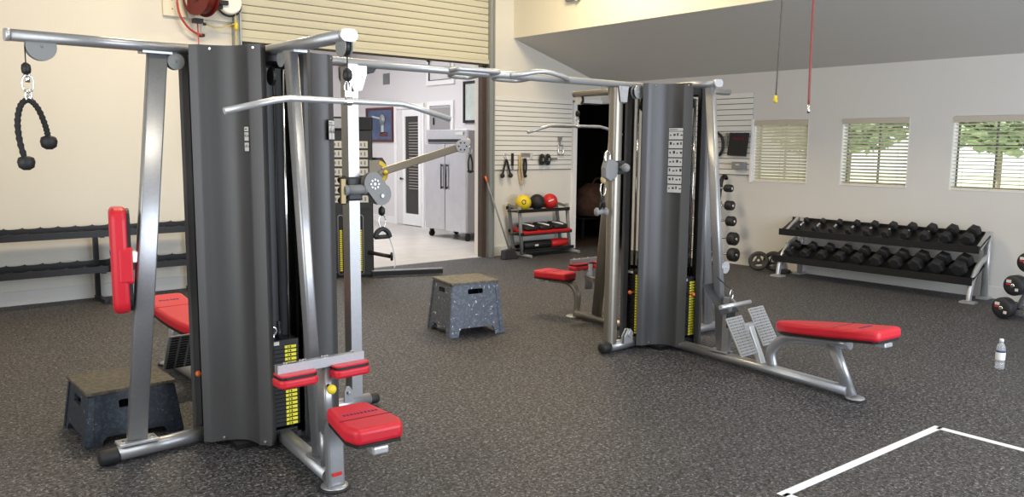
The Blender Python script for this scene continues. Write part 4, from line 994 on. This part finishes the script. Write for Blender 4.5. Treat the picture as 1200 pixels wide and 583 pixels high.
# things on the side slatwall
XW = XR - .028
t = thing('strap', 'black looped strap on the side slatwall beside the upright of the farther tower', 'strap', (XW, 7.3, 1.75))
g = G(); g.tube([(XW - .03, 7.30, 1.93), (XW - .03, 7.22, 1.86), (XW - .03, 7.20, 1.70), (XW - .03, 7.26, 1.60), (XW - .03, 7.33, 1.66), (XW - .03, 7.34, 1.85), (XW - .03, 7.30, 1.93)], .022, 8, smooth=4, up=(1, 0, 0)); g.build('strap_loop', 'rub', t)
g = G(); g.tube([(XW + .01, 7.30, 1.95), (XW - .06, 7.30, 1.94)], .005, 6); g.build('hook_arm', 'chrome', t)
for y, lab in ((7.15, 'grey green strap on the side slatwall, left of its twin'), (7.09, 'grey green strap on the side slatwall, right next to the black clipboard')):
    t = thing('strap', lab, 'strap', (XW, y, 1.8), 0, 'grey green straps')
    g = G(); g.box((XW - .02, y, 1.83), (.015, .035, .19)); g.build('strap_body', 'greyp', t, .003); g = G(); g.tube([(XW + .01, y, 1.93), (XW - .05, y, 1.93)], .005, 6); g.build('hook_arm', 'chrome', t)
t = thing('hanging_board', 'large black board with dark red print hanging on the side slatwall', 'board', (XW, 6.93, 1.75))
g = G(); g.quad((XW - .03, 6.75, 1.93), (XW - .03, 7.07, 1.93), (XW - .03, 7.11, 1.60), (XW - .03, 6.79, 1.59), (-.02, 0, 0)); g.build('board_panel', 'black', t, .003)
g = G()
for k in range(6): g.box((XW - .052, 7.0 - k * .032, 1.845), (.004, .02, .03))
g.build('printed_text', 'seam', t)
g = G()
for y in (6.84, 6.99): g.tube([(XW + .01, y, 1.93), (XW - .06, y, 1.93)], .005, 6)
g.build('hook_arm', 'chrome', t)
t = thing('bin', 'small grey plastic bin on the lower rows of the side slatwall', 'bin', (XW, 6.88, 1.45))
g = G(); g.box((XW - .05, 6.89, 1.455), (.09, .20, .11)); g.build('bin_body', 'greyp', t, .006)
g = G(); g.box((XW - .097, 6.89, 1.47), (.005, .06, .02)); g.build('bin_label', 'paper', t)

# barbells on their racks
def barbell(lab, x, y, z, r, ln, grp, ax=Vector((0, 1, 0))):
    p0 = Vector((x, y, z)); p1 = p0 + ax * ln
    t = thing('fixed_barbell', lab, 'barbell', tuple((p0 + p1) / 2), 0, grp)
    g = G(); g.tube([p0 + ax * .02, p1 - ax * .02], .014, 10); g.build('bar', 'chrome', t)
    for a, n_ in ((p0, ax), (p1, -ax)):
        g = G(); g.lathe([(r * .5, 0), (r * .92, .006), (r, .02), (r, .10), (r * .9, .115), (.03, .12)], a, n_, 24); h = g.build('weight_head', 'rub', t)
        g = G(); g.lathe([(.016, -.004), (.022, -.002), (.022, .003)], a, n_, 12); g.build('end_cap', 'chrome', h)
        if grp.startswith('barbells at'):
            sd = n_.cross(Vector((0, 0, 1))).normalized(); Rm = Matrix((sd, n_, Vector((0, 0, 1)))).transposed(); b = a - n_ * .001; sd = -sd if ax.dot(n_) > 0 else sd
            g = G(); g.box(b + sd * r * -.35 * -1 + Vector((0, 0, r * .40)), (r * .45, .006, r * .28), R=Rm, m=0); g.box(b + sd * r * .40 + Vector((0, 0, r * .12)), (r * .35, .006, r * .14), R=Rm, m=1)
            g.box(b - sd * r * .45 + Vector((0, 0, -r * .36)), (r * .28, .006, r * .26), R=Rm, m=0); g.build('printed_mark', ['paper', 'redd'], h)
t = thing('barbell_rack', 'dark upright rack of fixed barbells between the side slatwall and the dumbbell rack', 'rack', (10.0, 7.5, 0))
for y in (7.11, 7.95):
    g = G(); g.oval([(9.86, y, .03), (9.98, y, .6), (10.07, y, 1.15), (10.11, y, 1.27), (10.17, y, 1.30), (10.21, y, 1.25)], .06, .05, up=(-1, 0, 0), smooth=3); g.box((9.99, y, .015), (.42, .09, .03)); g.build('upright', 'iron', t)
    g = G()
    for z, x in ((1.13, 10.02), (.887, 9.98), (.667, 9.94), (.423, 9.89), (.203, 9.84)): g.bar((x + .06, y, z + .0), (x - .03, y, z - .022), .05, .012)
    g.build('cradle', 'greyp', t)
g = G(); g.box((10.10, 7.53, .9), (.04, .84, .06)); g.build('cross_member', 'greyp', t)
ords = ['topmost', 'second from the top', 'middle', 'second from the bottom', 'lowest']
for k, (x, z, r, y) in enumerate(((9.985, 1.13, .056, 6.85), (9.94, .887, .070, 6.79), (9.90, .667, .073, 6.73), (9.85, .423, .095, 6.65), (9.80, .203, .097, 6.60))):
    barbell('%s fixed barbell on the rack beside the slatwall' % ords[k], x, y, z, r, 1.42 if k < 3 else 1.6, 'barbells beside the slatwall')
t = thing('barbell_rack', 'silver barbell rack at the right edge of the photo', 'rack', (9.6, 2.6, 0))
AX2 = Vector((.97, -.24, 0)).normalized(); SD = Vector((.24, .97, 0)).normalized()
P2 = [Vector(p) for p in ((9.04, 2.95, .115), (9.05, 2.865, .355), (9.05, 2.765, .60), (9.05, 2.69, .85), (9.05, 2.61, 1.08))]
for o_ in (.20, .92):
    f = [p + AX2 * o_ for p in P2]
    g = G(); g.oval([f[0] - SD * .02 + Vector((0, 0, -.07)), f[2] - SD * .09, f[4] - SD * .09 + Vector((0, 0, .12))], .05, .06, up=SD)
    g.oval([f[0] + SD * .06 + Vector((0, 0, -.075)), f[0] - SD * .62 + Vector((0, 0, -.075))], .06, .055)
    g.bar(f[0] - SD * .60 + Vector((0, 0, -.06)), f[4] - SD * .12, .045, .045, up=SD); g.build('side_frame', 'silver_l', t)
    g = G(); g.box(f[0] + SD * .07 + Vector((0, 0, -.080)), (.07, .05, .07)); g.build('rubber_cap', 'rub', t)
    g = G()
    for p in f: g.bar(p - SD * .09 + Vector((0, 0, -.01)), p + SD * .03 + Vector((0, 0, -.022)), .05, .012)
    g.build('cradle', 'iron', t)
for k, p in enumerate(P2):
    barbell('%s barbell with red and white marks at the right edge' % ords[4 - k], p.x, p.y, p.z, (.106, .104, .098, .09, .08)[k], 1.05, 'barbells at the right edge', AX2)

# dumbbell rack
t = thing('dumbbell_rack', 'low two tier silver and black dumbbell rack under the windows', 'rack', (10.0, 4.7, 0))
for y in (3.50, 5.83):
    g = G(); g.oval([(10.16, y, .02), (10.16, y, .78)], .075, .05, up=(1, 0, 0)); g.box((10.16, y, .012), (.16, .12, .024)); g.build('back_post', 'silver_l', t)
    g = G(); y = y + (.06 if y > 5 else 0); g.oval([(9.72, y, .02), (9.735, y, .12), (9.78, y, .24), (9.88, y, .36), (10.0, y, .44), (10.13, y, .48)], .05, .075, up=(-1, 0, 0), smooth=4); g.box((9.72, y, .010), (.12, .16, .02)); g.build('front_leg', 'silver_l', t)
    g = G(); g.bar((9.90, y, .60), (10.17, y, .76), .04, .06); g.build('shelf_arm', 'silver_l', t)
for x0, z0, nm in ((9.835, .605, 'top'), (9.70, .257, 'low')):
    g = G(); a, b = Vector((x0, 3.47, z0)), Vector((x0 + .31, 3.47, z0 + .132)); L_ = Vector((0, 2.50, 0))
    g.quad(a, b, b + L_, a + L_, (0, 0, -.012)); g.quad(a + Vector((0, 0, -.055)), a + Vector((0, 0, .032)), a + L_ + Vector((0, 0, .032)), a + L_ + Vector((0, 0, -.055)), (-.014, 0, 0))
    g.quad(b + Vector((0, 0, -.01)), b + Vector((0, 0, .04)), b + L_ + Vector((0, 0, .04)), b + L_ + Vector((0, 0, -.01)), (.012, 0, 0))
    g.build('shelf', 'iron', t)
wsz = ['smallest', 'second', 'third', 'fourth', 'fifth', 'sixth', 'seventh', 'eighth', 'ninth', 'last and largest']
for tier, (x0, z0, r0, r1, ya, yb) in enumerate(((9.855, .618, .036, .075, 5.72, 3.62), (9.72, .272, .062, .092, 5.76, 3.64))):
    for k in range(10):
        y = ya + (yb - ya) * k / 9; r = r0 + (r1 - r0) * k / 9
        dv = Vector((.27, 0, .115)).normalized(); nv = Vector((-.115, 0, .27)).normalized()
        t = thing('dumbbell', '%s black hex dumbbell from the left, %s shelf of the rack' % (wsz[k], ('upper', 'lower')[tier]), 'dumbbell',
                  (x0 + .12, y, z0 + .05 + r), 0, 'hex dumbbells on the %s shelf' % ('upper', 'lower')[tier])
        hl = .065 + .025 * k / 9 if tier == 0 else .08 + .02 * k / 9
        o = Vector((x0 + .006, y, z0 + .008)) + nv * (r * .88)
        for s0, e in ((0.0, 1), (.285 - hl, -1)):
            g = G(); g.lathe([(r * .72, 0), (r, .012), (r, hl - .012), (r * .75, hl)], o + dv * s0, dv, 6, sm=False, ang=PI / 6); g.build('head', 'rub', t)
        g = G(); g.tube([o + dv * (hl - .01), o + dv * (.285 - hl + .01)], .016, 10); g.build('handle', 'chrome', t)
# weight plates on the floor
def wplate(lab, c, ax, r):
    ax = Vector(ax).normalized(); c = Vector(c)
    t = thing('weight_plate', lab, 'weight plate', (c.x, c.y, 0), 0, 'black plates on the floor')
    u = ax.orthogonal().normalized(); v = ax.cross(u); g = G()
    g.sweep([c + (u * math.cos(a) + v * math.sin(a)) * (r - .028) for a in [2 * PI * i / 28 for i in range(28)]], rrect(.056, .04, .012, 2), ax, closed=True)
    g.disc(c, .048, .045, ax, 16)
    for i in range(3):
        a = i * 2 * PI / 3 + .5; g.bar(c + (u * math.cos(a) + v * math.sin(a)) * .03, c + (u * math.cos(a) + v * math.sin(a)) * (r - .02), .055, .025, up=ax)
    g.build('plate_body', 'rub', t, 0)
    g = G(); g.disc(c + ax * .024, .018, .006, ax, 14); g.build('hub_ring', 'chrome', t)
wplate('black grip plate leaning against the wall left of the dumbbell rack, in front', (9.98, 6.36, .135), (-.80, -.35, .42), .14)
wplate('black grip plate leaning behind the front one beside the dumbbell rack', (10.12, 6.22, .137), (-.85, -.30, .38), .14)
wplate('black grip plate lying flat on the floor behind the leg of the dumbbell rack', (10.05, 6.03, .024), (0, 0, 1), .115)

# bottle, tape
t = thing('water_bottle', 'clear plastic water bottle with a white label on the floor at the right', 'bottle', (6.95, 2.24, 0))
o_ = (6.95, 2.24, 0)
g = G(); g.lathe([(.028, 0), (.034, .006), (.034, .05), (.031, .055), (.034, .06), (.034, .15), (.033, .165), (.026, .19), (.014, .212), (.0135, .225)], o_, n=20); g.build('bottle_body', 'clear', t)
g = G(); g.lathe([(.0345, .075), (.0352, .078), (.0352, .142), (.0345, .145)], o_, n=20); g.lathe([(.0356, .135), (.0356, .148), (.035, .15)], o_, n=20, m=1); g.build('bottle_label', ['white', 'blue'], t)
g = G(); g.lathe([(.016, .218), (.016, .236), (.014, .24)], o_, n=16); g.build('cap', 'white', t)
g = G()
def tapeline(a, b, w_=.05):
    a = Vector((*a, 0)); b = Vector((*b, 0)); d = (b - a).normalized(); n = Vector((-d.y, d.x, 0)) * w_ / 2
    g.quad(a - n, b - n, b + n, a + n, (0, 0, .0015))
tapeline((5.165, 1.970), (3.50, 2.045)); tapeline((5.14, 1.97), (5.11, -.9)); tapeline((3.525, 2.04), (3.50, -.9)); tapeline((5.14, -.88), (3.48, -.88))
tag(g.build('floor_tape', 'tape'), 'white tape rectangle marked on the black rubber floor at the bottom right', 'tape')

# hanging air line and power cord
t = thing('pendant_socket', 'dark cord with a yellow socket hanging from above, left of the red hose', 'cord', (7.5, 4.67, 2.2))
g = G(); g.tube([(7.53, 4.66, 5.0), (7.525, 4.66, 3.9), (7.505, 4.665, 2.6), (7.50, 4.67, 2.24)], .008, 8, smooth=4); g.build('cord_line', 'frame', t)
g = G(); g.lathe([(.010, .05), (.017, .038), (.014, .02), (.021, .012), (.021, -.018), (.014, -.026)], (7.50, 4.67, 2.195), n=12); g.build('socket', 'yellow', t)
t = thing('hanging_air_hose', 'faded red air hose hanging from above, right of the dark cord', 'hose', (7.5, 4.3, 2.1))
g = G(); g.tube([(7.53, 4.33, 5.0), (7.53, 4.325, 3.6), (7.515, 4.315, 2.6), (7.50, 4.30, 2.13)], .012, 8, smooth=4); g.build('hose_line', 'pinkh', t)
g = G(); g.lathe([(.012, .04), (.014, 0), (.02, -.02), (.012, -.045)], (7.50, 4.30, 2.10), n=12); g.build('coupling', 'chrome', t)
# red bag-like fixture on the soffit
t = thing('soffit_bracket', 'small grey bracket on the soffit at the top edge of the photo', 'bracket', (8.29, 8.43, 3.75))
g = G(); g.box((8.27, 8.43, 3.84), (.06, .28, .17)); g.build('housing', 'greyp', t, .01)
g = G(); g.tube([(8.25, 8.35, 3.76), (8.25, 8.35, 3.74)], .02, 10); g.build('sensor', 'white', t)

# reels on the back wall, left of the roller door
t = thing('backing_board', 'cream wooden board behind the hose reels on the back wall', 'board', (3.5, YB, 3.14))
g = G(); g.box((3.48, YB - .023, 3.62), (.80, .04, .96)); g.build('board_panel', 'soff', t, .004)
g = G()
for x in (3.18, 3.62, 3.84):
    for z in (3.22, 3.32, 3.42): g.disc((x, YB - .042, z), .009, .006, (0, 1, 0), 8)
g.build('screw', 'greyp', t)
yy = YB - .05
t = thing('hose_reel', 'dark red hose reel on the back wall left of the roller door', 'reel', (3.42, yy, 3.35))
rax = Vector((1, .45, 0)).normalized(); rc = Vector((3.43, yy - .21, 3.34))
g = G(); g.disc(rc - rax * .075, .20, .014, rax, 32); g.disc(rc + rax * .075, .20, .014, rax, 32)
g.lathe([(.12, -.07), (.175, -.06), (.165, -.045), (.178, -.03), (.167, -.015), (.178, 0), (.167, .015), (.178, .03), (.165, .045), (.175, .06), (.12, .07)], rc, rax, 32); g.lathe([(.05, -.10), (.06, -.08), (.10, -.076)], rc, rax, 20); g.build('drum', 'maroon', t)
g = G(); g.bar((3.27, yy - .12, 3.50), (3.36, yy - .10, 3.13), .06, .03, up=(0, 1, 0)); g.bar((3.27, yy - .12, 3.44), (3.27, yy + .03, 3.44), .06, .03); g.box((3.42, yy - .1, 3.10), (.10, .10, .05), m=1); g.build('bracket', ['beige', 'black'], t)
g = G(); g.tube([(3.215, yy - .10, 3.50), (3.20, yy - .10, 3.32), (3.22, yy - .10, 3.16), (3.30, yy - .08, 3.04), (3.40, yy - .05, 2.975), (3.49, yy - .02, 2.955)], .013, 10, smooth=4); g.build('inlet_hose', 'redh', t)
g = G(); g.tube([(3.42, yy - .1, 3.09), (3.425, yy - .1, 2.7), (3.43, yy - .1, 1.6)], .008, 8); g.build('outlet_hose', 'redh', t)
g = G(); g.tube([(3.48, yy + .04, 2.955), (3.515, yy - .02, 2.955)], .02, 10); g.build('wall_fitting', 'brown', t)
t = thing('cord_reel', 'white round cord reel beside the roller door', 'reel', (3.81, yy, 3.33))
g = G(); g.disc((3.80, yy - .10, 3.345), .135, .09, (.2, 1, 0), 28); g.build('reel_case', 'white', t, .012)
g = G(); g.disc((3.825, yy - .03, 3.335), .142, .03, (.2, 1, 0), 28); g.box((3.71, yy - .15, 3.33), (.10, .05, .05)); g.box((3.69, yy - .06, 3.31), (.04, .14, .10)); g.build('bracket', 'black', t, .004)
g = G(); g.tube([(3.87, yy - .09, 3.26), (3.872, yy - .09, 3.10), (3.875, yy - .08, 2.4), (3.875, yy - .08, 1.6)], .006, 6); g.tube([(3.55, yy + .01, 3.10), (3.64, yy - .01, 3.06), (3.75, yy - .03, 3.07), (3.87, yy - .09, 3.12)], .005, 6, smooth=4); g.build('cord_line', 'yellow', t)
g = G(); g.lathe([(.014, -.05), (.022, -.03), (.022, .02), (.012, .04)], (3.872, yy - .09, 3.09), n=12); g.build('socket', 'yellow', t)
t = thing('wall_socket', 'small cream wall socket with a black plug below the backing board', 'socket', (3.54, YB, 3.04))
g = G(); g.box((3.545, YB - .006, 3.06), (.075, .012, .12)); g.build('face_plate', 'soff', t, .002); g = G(); g.box((3.545, YB - .025, 3.09), (.03, .03, .03)); g.build('plug', 'black', t)

# ================================================================== SINGLE FUNCTIONAL TRAINER BY THE ROLLER DOOR
O = Vector((5.155, 9.22, 0)); U = Vector((.885, -.466, 0)).normalized(); W_ = Vector((.466, .885, 0)).normalized(); Z = Vector((0, 0, 1))
def T(a, b, z): return O + U * a + W_ * b + Z * z
RT_ = Matrix((U, W_, Z)).transposed()
t = thing('functional_trainer', 'dark cable trainer with one raised swing arm standing in front of the roller door opening', 'cable machine', tuple(O))
g = G(); q = [(-.25, .0), (-.27, .03), (-.27, .30), (-.22, .36), (.22, .36), (.27, .30), (.27, .03), (.25, 0)]
g.prism(q, T(0, 0, .03), U, W_, Z * 1.86); g.build('tower_body', 'guard', t, .006)
g = G(); g.prism([(a * 1.02, b) for a, b in q], T(0, -.01, 1.89), U, W_, Z * .17); hd = g.build('header', 'iron', t, .01)
g = G(); g.box(T(-.12, -.016, 1.975), (.24, .012, .12), R=RT_); g.build('header_plate', 'silver', hd)
g = G(); g.box(T(-.01, -.006, 1.36), (.47, .012, .92), R=RT_); ch = g.build('chart_panel', 'guard', t)
g = G()
for r in range(7):
    for c_ in range(2):
        g.box(T(-.13 + c_ * .235, -.014, 1.02 + r * .115), (.205, .004, .088), R=RT_)
        for j in range(4): g.box(T(-.20 + c_ * .235 + j * .045, -.017, 1.02 + r * .115), (.018, .002, .035 + .015 * (j % 2)), R=RT_, m=1)
g.build('exercise_tile', ['paper', 'greyp'], ch)
for a in (-.145, .105):
    g = G(); g.prism(rrect(.06, .76, .028, 4), T(a, -.004, .43), U, Z, -W_ * .008); sl = g.build('stack_slot', 'black', t)
    g = G(); g.prism([(x * 1.0, y) for x, y in rrect(.075, .775, .034, 4)], T(a, -.001, .43), U, Z, -W_ * .005); g.build('slot_rim', 'silver', sl)
    g = G()
    for k in range(20): g.box(T(a, -.016, .10 + k * .027), (.032, .004, .017), R=RT_)
    g.build('number_label', 'ylab', sl)
g = G(); g.oval([T(.20, -.02, .33), T(.48, -.10, .28)], .05, .05); g.disc(T(.49, -.10, .28), .055, .03, U, 18); g.build('storage_peg', 'iron', t)
g = G(); g.oval([T(.27, .10, 1.50), T(.38, .08, 1.50), T(.40, .07, 1.45)], .10, .10); g.build('handle_knob', 'black', t)
# swing arm
pc = T(.33, .02, 1.36)
pp = [(.16 * math.cos(a) * .85, .16 * math.sin(a)) for a in [math.radians(-80 + 16 * i) for i in range(11)]]
g = G()
for b in (-.03, .05): g.prism([(-.13, -.155)] + pp + [(-.13, .155)], pc + W_ * b, U, Z, W_ * .012)
g.disc(pc - W_ * .045 + U * .04, .03, .03, W_, 14, m=0); pv = g.build('pivot_plate', 'tan', t)
g = G()
arc = [(.15 * math.cos(a) * .85, .15 * math.sin(a)) for a in [math.radians(-78 + 15.6 * i) for i in range(11)]]; arc += [(.105 * math.cos(a) * .85, .105 * math.sin(a)) for a in [math.radians(78 - 15.6 * i) for i in range(11)]]
g.prism(arc, pc - W_ * .036, U, Z, W_ * .006); g.ball(pc - W_ * .06 + U * .10, .03, n=12); g.build('position_dial', 'yellow', pv)
a0 = Vector((5.50, 9.03, 1.37)); a1 = Vector((6.28, 8.46, 1.685))
g = G(); g.bar(a0, a1, .05, .10); arm = g.build('swing_arm', 'tan', t, .008)
g = G()
ad = (a1 - a0).normalized()
g.disc(a1 + ad * .05, .085, .02, W_, 22); g.disc(a1 + ad * .05 - W_ * .05, .085, .02, W_, 22); g.disc(a1 + ad * .12 + Z * .03, .05, .09, W_, 18); g.build('arm_pulley', 'silver', arm)
g = G()
for i in range(6): g.disc(a1 + ad * .05 - W_ * .062 + (U * math.cos(i * PI / 3) + Z * math.sin(i * PI / 3)) * .05, .012, .006, W_, 8)
g.build('bolt', 'guard', arm)
for (p, q_) in (((5.36, 9.10, .045), (6.24, 8.76, .045)), ((4.95, 9.30, .045), (4.25, 9.0, .045)), ((5.30, 9.45, .045), (5.55, 9.60, .045))):
    g = G(); g.bar(p, q_, .07, .06); g.bar((p[0], p[1], .083), (q_[0], q_[1], .083), .045, .016, m=1); g.build('base_leg', ['iron', 'silver'], t, .004)
g = G(); g.box(T(0, .18, .015), (.50, .34, .03), R=RT_); g.build('base_plate', 'iron', t)
t = thing('stirrup_attachment', 'dark strap handle hanging at the end of the raised swing arm', 'handle', (6.38, 8.38, 1.45))
e = a1 + ad * .12
g = G(); carabiner(g, e + Vector((.02, -.04, -.02)), .10); g.build('carabiner', 'chrome', t)
g = G(); c = e + Vector((.02, -.04, -.12))
g.tube([c, c + Vector((-.03, 0, -.10)), c + Vector((-.02, 0, -.22)), c + Vector((.03, 0, -.22)), c + Vector((.035, 0, -.10)), c], .011, 8, smooth=3, up=(0, 1, 0)); g.build('strap', 'black', t)
g = G(); g.tube([c + Vector((-.035, 0, -.22)), c + Vector((.045, 0, -.22))], .016, 10); g.build('grip', 'rub', t)
